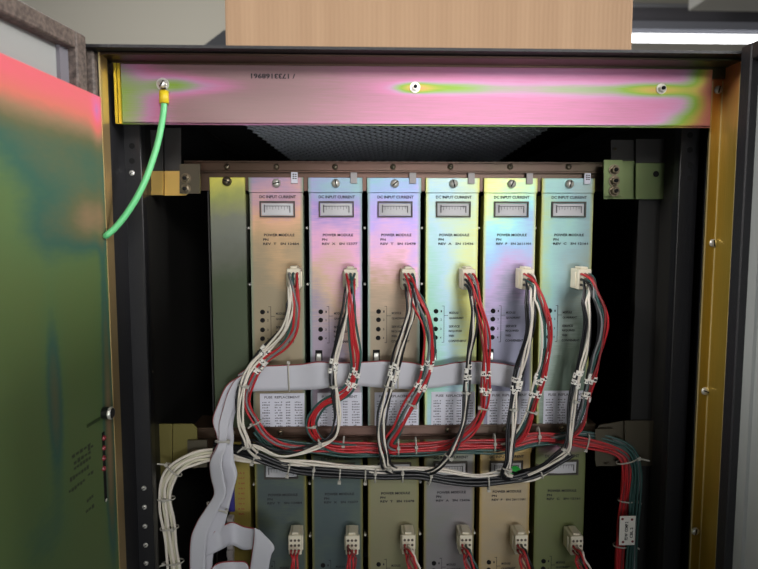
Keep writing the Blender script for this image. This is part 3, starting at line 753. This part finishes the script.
look_l = ['dark teal with gold edge', 'dark blue green', 'olive', 'greyish violet', 'gold', 'dark olive green']
ordn = ['first', 'second', 'third', 'fourth', 'fifth', 'sixth']
SER = ['12484', '12377', '12478', '12436', '2611101', '12161']
modules = {}
for row in (0, 1):
    for i in range(6):
        st, lc, bl, ed = (UP if row == 0 else LO)[i]
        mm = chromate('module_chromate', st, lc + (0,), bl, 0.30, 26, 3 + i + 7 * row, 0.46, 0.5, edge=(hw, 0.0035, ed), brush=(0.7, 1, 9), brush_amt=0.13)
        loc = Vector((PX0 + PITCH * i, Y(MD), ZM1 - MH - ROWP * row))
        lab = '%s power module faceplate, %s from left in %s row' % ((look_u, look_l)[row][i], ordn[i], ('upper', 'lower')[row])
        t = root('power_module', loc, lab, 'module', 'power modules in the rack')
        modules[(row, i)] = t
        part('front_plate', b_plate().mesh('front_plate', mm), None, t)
        part('housing', cached('housing', b_body, M['inner_wall']), None, t)
        mt = part('meter', cached('meter', b_mframe, M['meterframe']), None, t)
        part('meter_face', cached('meter_face', b_mface, M['meterface']), None, mt); part('meter_scale', cached('meter_scale', b_mscale, M['scale_ink']), None, mt)
        for q, nm in enumerate(('meter_title', 'module_lettering', 'alarm_lettering')): part(nm, b_text(SER[i], 'TXTAFC'[i], q).mesh(nm, M['ink']), None, t)
        for k in range(4): part('indicator_window', cached('indicator%d' % k, b_ind(k), M['hole']), None, t)
        part('slide_switch', cached('slide_switch', b_slot, [M['zinc'], M['hole']]), None, t)
        fz = part('fuse_label', cached('fuse_label', b_label, M['paper']), None, t); part('label_print', cached('label_print', b_labtext, M['pale_ink']), None, fz)
        c = L(276.8, 183.4); screw(t, loc + Vector((c.x, -0.0014, c.z)), 0.0042, h=0.0045, name='captive_screw', slot=RND.random() * 3)
        if row == 0:
            tg = part('small_tag', cached('small_tag%d' % (i in (0, 5)), b_tag, M['paper'] if i in (0, 5) else M['greypaper']), None, t)
            if i in (0, 5): part('tag_print', cached('tag_print', b_tagtext, M['ink']), None, tg)
# green dot stuck on the fifth lower module, beside its meter
t = modules[(1, 4)]; c = W(514, 471.5, MD)
mb = MB(); mb.lathe((c.x, Y(MD) - 0.0027, c.z), (0, -1, 0), [(0, 0), (0.007, 0), (0.007, 0.0004), (0, 0.0004)], 20, 0, False); part('round_sticker', mb, M['clear_green'], t, label='green round sticker')

# blank filler panel, upper left
fm = chromate('filler_chromate', pal((186, 180, 86), (136, 140, 84), (108, 110, 98), (98, 100, 92), (86, 88, 78), (66, 74, 56)), (2.6, 2, -10.0, 0), (), 0.14, 12, 21, 0.42, 0.55)
fx0, fx1 = W(211, 240, MD).x, W(246.5, 240, MD).x; fc = (fx0 + fx1) / 2
t = root('filler_panel', (fc, Y(MD), ZM1 - MH), 'narrow plain grey green blank panel left of the upper modules', 'panel')
f2 = (fx1 - fx0) / 2
mb = MB(); mb.box((-f2, -0.0012, 0), (f2, 0.001, MH), 0, 0.0005); mb.box((f2 - 0.0012, 0.001, 0), (f2, 0.02, MH - 0.016)); mb.box((-f2, 0.001, 0), (-f2 + 0.0012, 0.02, MH - 0.016)); part('plate', mb.mesh('plate', fm), None, t)
c = W(227.5, 181.5, MD); screw(t, (c.x, Y(MD) - 0.0012, c.z), 0.0046, h=0.0045, name='captive_screw', slot=2.7, m='screw_dark')
# alarm card, lower left
am = chromate('alarm_chromate', pal((130, 116, 50), (146, 132, 60), (128, 112, 62), (104, 84, 46)), (0.5, 0, 0, 0), (), 0.25, 16, 25, 0.45, 0.5)
ax0, ax1 = W(229, 500, MD).x, W(250.5, 500, MD).x; ac = (ax0 + ax1) / 2; a2 = (ax1 - ax0) / 2
t = root('alarm_card', (ac, Y(MD), ZM1 - MH - ROWP), 'narrow gold card panel with red print left of the lower modules', 'panel')
mb = MB(); mb.box((-a2, 0, 0), (a2, 0.0016, MH), 0, 0.0005); mb.box((-a2 + 0.004, 0.0016, 0.004), (a2 - 0.002, 0.16, MH - 0.02)); part('plate', mb.mesh('plate', am), None, t)
def awp(px, py, D=MD): return W(px, py, D)
mb = MB(); mb.box(awp(229.6, 511, MD), awp(234.3, 470, MD) + Vector((0, -0.0025, 0)), 0, 0.0006); part('card_strip', mb, M['blue'], t)
mb = MB()
for k in range(9):
    y = 473 + k * 5.1; p = awp(238.5, y); put_text(mb, ('1A 2', '2 A 7', '3 A4', '4 A 1', '5 A2', '6 A 3', '7A 4', '8 A6', '9A')[k], p.x, Y(MD) - 0.0003, p.z - 0.001, 0.0062, 0.0019)
part('lettering', mb, M['red_ink'], t)
mb = MB()
for (y0, y1) in ((514, 521), (546, 553), (585, 592)): mb.box(awp(228.5, y1, MD), awp(234.5, y0, MD) + Vector((0, -0.010, 0)), 0, 0.0008)
mb.box(awp(229.3, 592, MD), awp(233.5, 516, MD) + Vector((0, -0.006, 0)), 0, 0.0006); part('socket_latch', mb, M['greypaper'], t)

# ------------------------------------------------------------------ lead harnesses
def plug(parent, px, py, Df=0.577):
    c = W(px, py, Df); mb = MB()
    w, h = 0.0064, 0.0100
    mb.box((c.x - w, c.y, c.z - h), (c.x + w, Y(MD) - 0.0002, c.z + h), 0, 0.0007)
    mb.box((c.x - 0.0035, c.y + 0.002, c.z + h), (c.x + 0.0035, Y(MD) - 0.004, c.z + h + 0.0022), 0, 0.0006)
    mb.box((c.x - w - 0.0012, c.y + 0.006, c.z - h + 0.002), (c.x + w + 0.0012, c.y + 0.009, c.z + h - 0.003), 0, 0.0004)
    p = part('plug', mb, M['plug'], parent)
    pins = []
    hm_ = MB()
    for rI in range(3):
        for k in range(3):
            q = Vector((c.x + (k - 1) * 0.0038, c.y, c.z + 0.0052 - rI * 0.0052)); pins.append(q)
            hm_.lathe(q + Vector((0, -0.00005, 0)), (0, -1, 0), [(0.0014, 0), (0.0014, 0.0002), (0, 0.0002)], 8, 0, False)
    part('pin_holes', hm_, M['pin'], p)
    return pins

def lead(parent, pins, idx, pts, colr, u, v, seed, n=7):
    """one insulated wire from a pin of the plug along a bundle path"""
    base = shift(pxpath(pts, n), u, v, 0.0007, seed)
    pin = pins[idx]; j = 5
    P = cat([pin + Vector((0, 0.002, 0)), pin + Vector((0, -0.005, -0.0002)), pin.lerp(base[j], 0.4) + Vector((0, -0.007, 0.003)), base[j]], 5) + base[j + 1:]
    wire(parent, P, colr); return P

HB = W(400, 436, .57).z
def harness(i, plugpx, groups, marks, ties, lbl):
    t = root('wire_lead', (W(plugpx[0], 280, .6).x, Y(0.58), ZM1 - MH - 0.01), lbl, 'wiring', 'module wire leads')
    pins = plug(t, *plugpx); order = [6, 7, 8, 3, 4, 0, 1, 2, 5, 4, 3]
    k = 0; paths = []
    for gi, (pts, strands) in enumerate(groups):
        row = []
        for (c, u, v) in strands:
            row.append(lead(t, pins, order[k % 11], pts, c, u * 0.001, v * 0.001, k + i * 13)); k += 1
        paths.append(row)
    sd = 0
    for gi, mx, my in marks:
        for P in paths[gi]:
            sd += 1
            jj = nearest(P, mx, my + RND.uniform(-3.5, 3.5), 0.565); sleeve(t, P, jj, seed=sd + i * 50)
    for gi, x, y, ru, rv, hd_, tl in ties:
        P = pxpath(groups[gi][0]); tie_at(t, P, nearest(P, x, y, 0.565), ru * 0.001, rv * 0.001, head=hd_, tail=tl * 0.001)
    return t
bw = [('black', -2.2, 0), ('white', 0, 1.2), ('black', 1.2, -1.2), ('white', 2.6, 0.6)]
rg = [('red', -3.2, 0), ('red', -1.1, 1), ('green', 1.0, -1.0), ('grey', 1.6, 0.9), ('red', 3.3, 0.2)]
A = 0.566
harness(0, (293.5, 279), [
  ([(290, 292, .562), (290, 310, .56), (284, 330, .562), (268, 348, .565), (253, 364, .565), (244, 383, .562), (240, 403, .560), (241, 422, .560), (246, 438, .560), (250, 450, .563), (266, 460, .576), (285, 467, .578)], [('white', -2.0, 0.6), ('white', 0.2, 1.4), ('black', -3.4, -1.4), ('white', 2.2, -0.2)]),
  ([(296, 292, .562), (297, 310, .56), (294, 330, .562), (283, 347, .565), (264, 362, .567), (251, 382, .568), (247, 402, .570), (255, 420, .572), (266, 436, .574), (286, 446, .577), (320, 449, .582), (360, 450, .588)], [('red', -1.8, 1), ('grey', 0.4, 1.4), ('green', -3.4, -0.8), ('red', 2.6, 0.6), ('red', 0.6, -1.2)])],
  [(0, 264, 351), (1, 266, 362), (1, 258, 371)], [(0, 245, 384, 4.2, 3, (1, 0), 0), (0, 248, 446, 4, 3, (-1, 0.3), 8), (1, 258, 425, 5, 3.4, (-1, 0), 5)],
  'leads from first upper module with white wires looping at far left')
harness(1, (350.5, 279.5), [
  ([(348, 292, .562), (345, 312, .56), (339, 335, .562), (334, 358, .565), (333, 380, .566), (335, 402, .566), (337, 420, .566), (333, 435, .566), (320, 443, .565), (300, 451, .565), (280, 453, .566), (262, 446, .568), (250, 443, .570), (240, 449, .577)], [('black', -2.2, 0), ('white', 1.8, 1.2), ('black', 0.4, -0.8), ('white', 3.2, 0.4), ]),
  ([(351, 292, .562), (351, 312, .558), (353, 335, .56), (356, 356, .563), (355, 372, .565), (349, 388, .567), (338, 397, .568), (322, 405, .57), (312, 420, .572), (314, 434, .574), (326, 445, .576), (344, 449, .579), (380, 449, .586), (420, 449, .588)], [('red', -2.0, 0.8), ('red', 0.2, 1.2), ('green', 4.2, 0), ('green', -4.2, -0.6), ('red', 2.2, 0.2)])],
  [(0, 334, 362), (0, 334, 369), (1, 357, 374), (1, 350, 386)], [(0, 334, 386, 4, 3, (0, -1), 0), (1, 312, 428, 4.4, 3, (0.6, -0.6), 0), (0, 319, 444, 4, 3, (0, -1), 0)],
  'leads from second upper module with red wires curling left')
harness(2, (408.5, 279.5), [
  ([(409, 292, .562), (410, 310, .56), (404, 332, .562), (397, 354, .565), (392, 374, .566), (386, 396, .566), (381, 416, .565), (380, 436, .563), (384, 456, .562), (387, 468, .566), (402, 474, .577), (420, 475, .578)], [('black', -3.0, 0.8), ('white', -0.9, 1.0), ('black', 1.2, 1.0), ('white', 3.2, 0.7), ('black', 4.8, 0)]),
  ([(413, 290, .562), (420, 305, .558), (427, 322, .556), (430, 342, .56), (429, 360, .564), (424, 380, .567), (415, 396, .568), (405, 414, .57), (397, 430, .572), (389, 445, .576), (405, 450, .588), (430, 449, .589)], [('red', -5.2, 0), ('red', 1.6, 1.4), ('green', -1.8, -0.6), ('grey', -0.6, 0.8), ('red', 3.0, 0.6), ('green', 4.4, -0.6)])],
  [(0, 393, 369), (0, 391, 376), (1, 427, 366), (1, 419, 385)], [(0, 389, 387, 4.6, 3.2, (1, 0), 0), (1, 411, 405, 5, 3.4, (1, -0.5), 3), (0, 386, 466, 4.6, 3.6, (0.5, -1), 4)],
  'leads from third upper module with white and black pair sloping left')
harness(3, (469, 279.5), [
  ([(470, 292, .562), (474, 312, .558), (473, 334, .56), (469, 356, .564), (467, 380, .566), (466, 402, .566), (463, 424, .565), (455, 446, .562), (446, 460, .562), (434, 470, .567), (418, 474, .577)], [('black', -2.4, 1.6), ('white', -0.3, 0.6), ('black', 1.9, 1.5), ('black', 0.2, -1.2)]),
  ([(474, 290, .562), (480, 308, .558), (485, 328, .557), (487, 350, .56), (487, 370, .564), (486, 390, .567), (484, 408, .57), (477, 424, .572), (464, 437, .574), (448, 446, .577), (430, 449, .588)], [('red', -2.4, 0), ('red', -0.2, 1.2), ('grey', 2.0, -0.2), ('red', 2.6, 1), ('green', 0.4, -1.4), ('darkred', -4.2, 0)])],
  [(0, 468, 370), (0, 467, 376), (1, 487, 372), (1, 485, 390)], [(0, 466, 394, 4.4, 3.2, (0, -1), 0), (0, 451, 458, 4.4, 3.4, (0.6, -0.8), 0), (1, 485, 409, 4.8, 3.4, (-1, -0.4), 0)],
  'leads from fourth upper module hanging straight with black wires')
harness(4, (528, 279.5), [
  ([(528, 290, .562), (531, 308, .556), (530, 330, .558), (525, 352, .562), (519, 374, .565), (515, 394, .566), (513, 416, .565), (511, 440, .562), (509, 462, .56), (506, 474, .565), (518, 478, .577)], [('black', -2.6, 1.4), ('white', -0.2, 1.0), ('white', 1.8, 0.4), ('black', -4.2, 0.2), ('black', 3.4, -0.8)]),
  ([(534, 288, .56), (541, 302, .554), (546, 322, .554), (547, 344, .558), (544, 364, .562), (539, 382, .565), (534, 400, .568), (529, 416, .57), (521, 434, .573), (510, 445, .577), (495, 448, .588)], [('red', 2.4, 0.6), ('darkred', 0.6, 1.2), ('white', -4.4, 0.4), ('green', -2.2, 0), ('red', 4.0, 0), ('green', -0.6, -1.4)])],
  [(0, 518, 379), (0, 516, 388), (1, 540, 380), (1, 535, 395)], [(0, 514, 410, 4.6, 3.2, (0, -1), 0), (0, 508, 468, 4.8, 3.4, (0.6, -0.8), 0), (1, 530, 412, 5, 3.4, (1, -0.4), 0)],
  'leads from fifth upper module with two white wires in front')
harness(5, (585, 279.5), [
  ([(585, 290, .562), (588, 308, .556), (589, 328, .558), (586, 350, .562), (581, 370, .565), (576, 392, .566), (573, 414, .565), (571, 436, .562), (568, 450, .56), (554, 461, .562), (540, 470, .566), (520, 477, .576)], [('black', -3.4, 1.0), ('white', 0.4, 1.2), ('white', -1.4, 0.4), ('black', -4.8, -0.4), ('black', 2.4, -1)]),
  ([(592, 288, .56), (599, 300, .554), (604, 318, .554), (602, 340, .558), (597, 358, .562), (592, 376, .565), (588, 394, .568), (584, 412, .57), (578, 428, .573), (566, 438, .576), (545, 441, .588)], [('red', 2.8, 0.4), ('darkred', 1.0, 1.2), ('green', -1.4, 0), ('grey', -3.0, 0.6), ('green', -0.4, -1.2), ('black', -4.8, 0)])],
  [(0, 580, 375), (0, 577, 384), (1, 590, 379), (1, 586, 396)], [(0, 575, 401, 4.6, 3.2, (0, -1), 0), (0, 569, 455, 4.6, 3.2, (-1, -0.5), 4)],
  'leads from sixth upper module bowing out to the right')

# lower leads: plug and a fan of red wires dropping away
for i, (px, py, dx, cl) in enumerate(((295, 545.5, -1, ['red', 'red', 'red']), (352, 545.5, -1, ['red', 'red', 'red', 'darkred']), (408.5, 545, 9, ['red', 'darkred', 'darkred', 'red', 'white']), (466, 545, 9, ['red', 'darkred', 'black', 'red', 'green']), (521.5, 545, 9, ['red', 'darkred', 'darkred', 'red', 'black']), (577, 546, 12, ['red', 'darkred', 'black', 'red', 'white']))):
    t = root('wire_lead', (W(px, py, .6).x, Y(0.58), W(px, 640, .6).z), 'red wire lead hanging from a white plug on %s lower module' % ordn[i], 'wiring', 'module wire leads')
    pins = plug(t, px, py)
    for k, c in enumerate(cl):
        u = (k - (len(cl) - 1) / 2) * 0.0024
        lead(t, pins, [6, 7, 8, 3, 4][k], [(px, py + 6, .562), (px + dx * 0.35, py + 16, .558), (px + dx * 0.8, py + 28, .558), (px + dx, py + 50, .562), (px + dx, py + 90, .568)], c, u, 0.0008 * (k % 2), k + 30 * i)

# ------------------------------------------------------------------ long bundles
def bundle(name, loc, lbl, cat_, strands, ties, group=None):
    t = root(name, loc, lbl, cat_, group); ps = []
    for k, (pts, c, u, v, r) in enumerate(strands):
        P = shift(pxpath(pts, 8), u * 0.001, v * 0.001, 0.0005, k * 1.7); wire(t, P, c, r * 0.001); ps.append(P)
    for (pts, x, y, ru, rv, hd_, tl, off) in ties:
        P = pxpath(pts, 8); tie_at(t, P, nearest(P, x, y, 0.575), ru * 0.001, rv * 0.001, (off * 0.001, 0), head=hd_, tail=tl * 0.001)
    return t
B = 0.584
redp = [(326, 445, B), (350, 446.5, B), (385, 448, B), (420, 447, B), (450, 445, B), (480, 444, B), (508, 443, B), (535, 437, B), (560, 438.5, B), (590, 444, B - .002), (612, 450, B - .004), (623, 458, B - .006), (625, 474, B - .006), (623, 500, B - .004), (620, 530, B - .002), (618, 575, B), (618, 640, B)]
grnp = [(257, 430, B - .006), (268, 442, B - .006), (292, 447, B - .004), (320, 449, B - .002), (345, 452, B), (385, 452, B), (420, 451, B), (450, 449, B), (480, 449, B), (508, 448, B), (535, 442, B), (560, 439, B), (585, 437, B), (610, 442, B - .005), (630, 453, B - .009), (637, 474, B - .009), (635, 500, B - .009), (633, 530, B - .009), (631, 575, B - .008), (630, 640, B - .008)]
st = []
for k in range(9): st.append((redp, 'red' if k % 4 != 2 else 'darkred', -3.4 + 1.0 * k, 1.2 + 1.4 * (1, -0.6, 0.5)[k % 3], 1.15))
for k in range(7): st.append((grnp, 'green' if k != 5 else 'grey', -4.5 + 1.6 * k, -1.4 + 1.0 * (1, -0.5)[k % 2], 1.2))
mid = lambda P, Q: [((a[0] + b[0]) / 2, (a[1] + b[1]) / 2, a[2]) for a, b in zip(P, Q)]
tl = []
for x, y, hd_ in ((344, 449, (0, -1)), (398, 450, (0, -1)), (418, 450, (0, -1)), (498, 447, (0, -1)), (541, 440, (0, -1)), (588, 444, (-1, -0.3))): tl.append((redp, x, y, 8.5, 5, hd_, 0, 1.5))
tl.append((redp, 624, 463, 11, 6, (1, -0.6), 10, 3)); tl.append((redp, 623, 502, 9, 5, (1, -0.5), 5, 4)); tl.append((redp, 620, 551, 10, 5.5, (1, -0.5), 6, 4))
rgb = bundle('wire_bundle', (W(460, 447, B).x, Y(B), ZM1 - MH - 0.016), 'thick red and green wire bundle running across between the module rows', 'wiring', st, tl)
for x, y, u in ((631, 468, 0.5), (621, 505, 0), ):
    pass
# white tag tied to the right-hand drop
tg = W(619, 545.5, 0.566); tg2 = W(636, 516, 0.566)
mb = MB(); mb.box((tg.x, tg.y, tg.z), (tg2.x, tg.y + 0.001, tg2.z), 0, 0.0004)
tag = part('cable_tag', mb, M['sleeve'], rgb, label='white rectangular cable tag with four holes')
mb = MB()
for x, y in ((622.5, 519), (632, 519.5), (623, 542), (632.5, 541.5)):
    mb.lathe(W(x, y, 0.566), (0, -1, 0), [(0.0013, 0), (0.0013, 0.0002), (0, 0.0002)], 10, 0, False)
part('tag_hole', mb, M['darkred'], tag)
mb = MB()
for s, px, py0, ln, h in (('P2 W  COMP 2', 624.4, 540, 0.019, 0.0032), ('CBL 2', 629.6, 538, 0.011, 0.003)):
    p = W(px, py0, 0.566)
    put_text(mb, s, 0, 0, 0, ln, h, 0, False, lambda a, b, p=p, h=h: (p.x + h - b, p.y - 0.0002, p.z + a))
part('tag_print', mb, M['ink'], tag)

C = 0.572
blk = [(214, 446, C + .006), (232, 448, C + .004), (250, 453, C), (275, 463, C), (300, 469, C), (340, 473, C), (380, 474, C), (415, 474, C), (445, 479, C), (475, 481, C), (500, 480, C), (522, 476, C), (545, 468, C), (562, 458, C), (570, 452, C)]
wht = [(228, 455, C + .004), (245, 459, C + .004), (262, 460, C + .002), (285, 462, C), (310, 464, C), (340, 467, C), (365, 469, C), (390, 469.5, C), (420, 470, C), (445, 472, C), (475, 477, C), (495, 475, C), (508, 471, C)]
wh2 = [(508, 478, C), (520, 480, C), (535, 478, C), (548, 471, C), (560, 461, C), (567, 454, C)]
st = []
for k in range(5): st.append((blk, 'cable_jacket', -3.2 + 1.6 * k, 1.6 * (1, -0.6)[k % 2], 1.75))
for k in range(4): st.append((wht if k > 1 else wht[:8], 'white', -2.2 + 1.5 * k, 1.4 * (1, -0.3)[k % 2], 1.2))
for k in range(2): st.append((wh2, 'white', -0.8 + 1.6 * k, 1.0, 1.15))
tl = []
for x, y in ((255, 456), (290, 467), (316, 470), (340, 472), (363, 474), (375, 474), (404, 474), (430, 477), (488, 480), (540, 470)): tl.append((blk, x, y, 7.2, 5, (RND.choice((-1, 0.4)), -0.6), 0, -1.2))
bundle('wire_bundle', (W(400, 474, C).x, Y(C), ZM1 - MH - 0.03), 'black and white wire bundle sagging across the lower module meters', 'wiring', st, tl)

E = 0.566
crm = [(232, 452, .584), (214, 454, .578), (196, 457.5, .57), (181, 464, E), (171, 474, E), (166, 488, E), (166, 505, E), (169, 525, E), (172, 548, E), (175, 575, E), (176, 640, E)]
st = []
for k in range(7): st.append((crm, 'cream' if k % 3 else 'white', -5.4 + 1.8 * k, 2.0 * (0.8, -0.8, 0.2)[k % 3], 1.35))
tl = [(crm, 176, 466, 9, 5, (-1, -0.4), 9, 0), (crm, 166, 495, 9, 5, (0, -1), 0, 0), (crm, 169, 523, 9, 5, (0.5, -1), 0, 0), (crm, 173, 556, 9.5, 5.4, (-1, -0.4), 12, 0)]
bundle('wire_bundle', (W(170, 640, E).x, Y(E), W(170, 640, E).z), 'cream white wire bundle curving down beside the left rail', 'wiring', st, tl)

# ------------------------------------------------------------------ ribbon cables
def ribbon(name, loc, lbl, segs, ties, group='grey ribbon cables'):
    t = root(name, loc, lbl, 'ribbon cable', group)
    for A_, B_ in segs:
        mb = MB(); mb.strip(pxpath(A_, 8), pxpath(B_, 8)); o = part('flat_cable', mb, M['ribbon'], t)
        md = o.modifiers.new('thickness', 'SOLIDIFY'); md.thickness = 0.001; md.offset = 0
    for x, y, D, t3, ru, rv, hd_ in ties: tie(t, W(x, y, D), t3, ru * 0.001, rv * 0.001, head=hd_)
    return t
ribbon('ribbon_cable', (W(380, 376, .585).x, Y(.585), W(380, 390, .585).z), 'flat grey ribbon cable stretched across the upper modules',
  [([(238, 374, .586), (252, 366, .586), (268, 365.5, .586), (300, 364, .585), (318, 361.5, .582), (335, 362.5, .585), (360, 362, .586), (384, 360.5, .583), (410, 362, .586), (432, 366, .587), (455, 362.5, .585), (475, 361, .584), (500, 363, .587), (522, 367, .59)],
    [(240, 396, .587), (252, 391.5, .586), (268, 391, .586), (300, 390, .586), (318, 389, .584), (335, 387, .585), (360, 386, .586), (384, 388, .584), (410, 389, .586), (432, 388, .587), (455, 385, .586), (475, 384, .585), (500, 386, .587), (522, 391, .59)])],
  [(289, 377, .585, (1, 0, 0.02), 14.5, 2.4, (1, 0)), (398, 375, .585, (1, 0, 0), 14, 2.4, (1, 0))])
R1 = [([(250, 372, .582), (238, 377, .578), (226, 386, .575), (218, 403, .574), (212.5, 420, .572), (216, 434, .568), (217, 444, .564), (210.5, 458, .564), (213, 474, .566), (217, 488, .566), (213, 503, .564), (207, 520, .560), (202, 536, .558), (198, 556, .558), (198, 600, .56)],
       [(252, 384, .584), (243, 392, .582), (239, 402, .58), (235, 414, .578), (233, 426, .574), (234, 438, .568), (233, 447, .562), (234, 460, .560), (237, 474, .558), (234, 488, .558), (230, 503, .558), (226, 520, .560), (220, 538, .562), (213, 556, .562), (212, 600, .564)]),
      ([(244, 374, .576), (235, 380, .571), (228, 392, .569), (223, 408, .568), (219, 424, .566), (219, 436, .562), (217, 447, .559), (210, 462, .556), (211, 478, .556), (214, 494, .554), (206, 508, .552), (196, 524, .550), (190, 545, .55), (190, 600, .552)],
       [(249, 378, .578), (243, 386, .575), (238, 397, .573), (233, 411, .571), (229, 425, .568), (227, 437, .563), (226, 448, .559), (222, 462, .551), (224, 478, .549), (226, 494, .549), (219, 508, .548), (212, 524, .548), (206, 545, .548), (206, 600, .55)])]
ribbon('ribbon_cable', (W(215, 640, .57).x, Y(.57), W(215, 640, .57).z), 'doubled grey ribbon cable hanging down left of the lower modules', R1,
  [(222, 441, .561, (0, 0.1, 1), 6.5, 4.2, (-1, -0.6)), (217, 507, .556, (0.45, 0, 1), 10, 4.6, (-1, -0.3))])
R2 = [([(202, 551, .560), (210, 536, .560), (220, 527, .562), (232, 522, .574), (243, 526, .573), (256, 528.5, .566), (259, 529.5, .560)],
       [(206, 556, .560), (214, 553, .560), (222, 549, .562), (232, 545, .574), (243, 549.5, .573), (253, 549, .566), (256, 549, .560)]),
      ([(254.5, 528, .5585), (253.5, 540, .558), (252, 552, .558), (249, 575, .56), (248, 600, .562)],
       [(259, 529.5, .5585), (274, 546, .556), (271, 556, .556), (268, 575, .558), (267, 600, .56)]),
      ([(208, 572, .560), (216, 564, .562), (224, 561.5, .568), (236, 561, .572), (247, 563, .570), (252, 580, .568)],
       [(208, 595, .560), (216, 590, .562), (224, 588, .568), (236, 588, .572), (247, 590, .570), (250, 600, .568)])]
ribbon('ribbon_cable', (W(236, 640, .57).x, Y(.57), W(236, 640, .57).z), 'folded grey ribbon cable looped over the gold card at bottom left', R2, [])

# ------------------------------------------------------------------ green ground wire
t = root('ground_wire', W(163, 122, 0.516), 'bright green ground wire with yellow crimp screwed to the header plate', 'wire')
c = W(163, 84.5, 0.521)
mb = MB(); mb.lathe(c, (0, -1, 0), [(0.0022, 0.0), (0.0052, 0.0), (0.0052, 0.0012), (0.0022, 0.0012)], 20, 0, False)
q0, q1 = W(160.5, 88, .5205), W(166.5, 93, .5205); mb.box((q0.x, c.y - 0.0012, q1.z), (q1.x, c.y, q0.z)); part('ring_lug', mb, M['zinc'], t)
screw(t, c + Vector((0, -0.0012, 0)), 0.0036, h=0.003, name='lug_screw', slot=1.0)
mb = MB(); mb.tube([W(164, 91, .518), W(164, 97, .5178), W(164.2, 103.5, .5176)], 0.0034, 12, rx=0.0040); part('crimp_sleeve', mb, M['yellow'], t)
P = pxpath([(164.2, 101, .518), (163.5, 112, .517), (161, 128, .516), (157.5, 144, .514), (152, 162, .511), (145, 181, .507), (136, 199, .503), (125, 216, .500), (115, 228, .497), (106.5, 235.5, .494)], 8)
P = [p for p in P if (p - LI.p).dot(LI.n) > 0.002]; P.append(LI.hit(105.5, 236))
mb = MB(); mb.tube(P, 0.0026, 12); part('insulated_wire', mb, M['ground'], t)

# ------------------------------------------------------------------ light and camera
def area(name, loc, target, size, energy, col=(1, 1, 1), spread=180, sy=None):
    l = bpy.data.lights.new(name, 'AREA'); l.energy = energy; l.color = col; l.shape = 'RECTANGLE'; l.size = size; l.size_y = sy or size; l.spread = math.radians(spread)
    o = bpy.data.objects.new(name, l); COL.objects.link(o); o.location = loc
    o.rotation_euler = (Vector(target) - Vector(loc)).to_track_quat('-Z', 'Y').to_euler(); return o
hc = W(400, 110, 0.522)
dirv = Vector((0.26, -1.0, 0.36))
area('ceiling_lamp', hc + dirv * 1.45, W(385, 125, 0.56), 0.45, 0.78, (1, 0.97, 0.94), 38, 0.3)
area('room_lamp', (-0.6, 1.2, 3.3), (-0.4, 1.6, 0), 1.2, 30, (1, 0.97, 0.92), 180, 0.6)
area('low_front_fill', (0.45, -2.4, 1.28), (0, 0.1, 1.80), 1.1, 1.4, (0.96, 0.98, 1.0), 46, 0.45)  # unseen low fill, added to reach the vent mesh and soften shadows
area('right_fill', (2.4, -0.9, 2.5), (-0.25, -0.2, 1.55), 0.9, 23, (1, 0.97, 0.95), 100, 0.6)  # unseen fill added on the right to brighten the open inner door
area('left_fill', (-2.4, -1.3, 3.1), (0.3, 0.0, 1.70), 0.9, 12, (1, 0.97, 0.95), 70, 0.6)  # weaker unseen fill, added for the right-hand frame lip
w = bpy.data.worlds.new('room_air'); SC.world = w; w.use_nodes = True
w.node_tree.nodes['Background'].inputs[0].default_value = (0.8, 0.84, 0.9, 1); w.node_tree.nodes['Background'].inputs[1].default_value = 0.10

cd = bpy.data.cameras.new('camera'); co = bpy.data.objects.new('camera', cd); COL.objects.link(co)
cd.sensor_width = 36; cd.sensor_fit = 'HORIZONTAL'; cd.lens = FPX / 758 * 36; cd.clip_start = 0.01
m4 = Matrix((RV, UV, -FV)).transposed().to_4x4(); m4.translation = CAM; co.matrix_world = m4
cd.dof.use_dof = True; cd.dof.focus_distance = 0.592; cd.dof.aperture_fstop = 7.5
SC.camera = co
SC.view_settings.view_transform = 'Standard'; SC.view_settings.look = 'None'; SC.view_settings.gamma = 1; SC.view_settings.exposure = 0.0
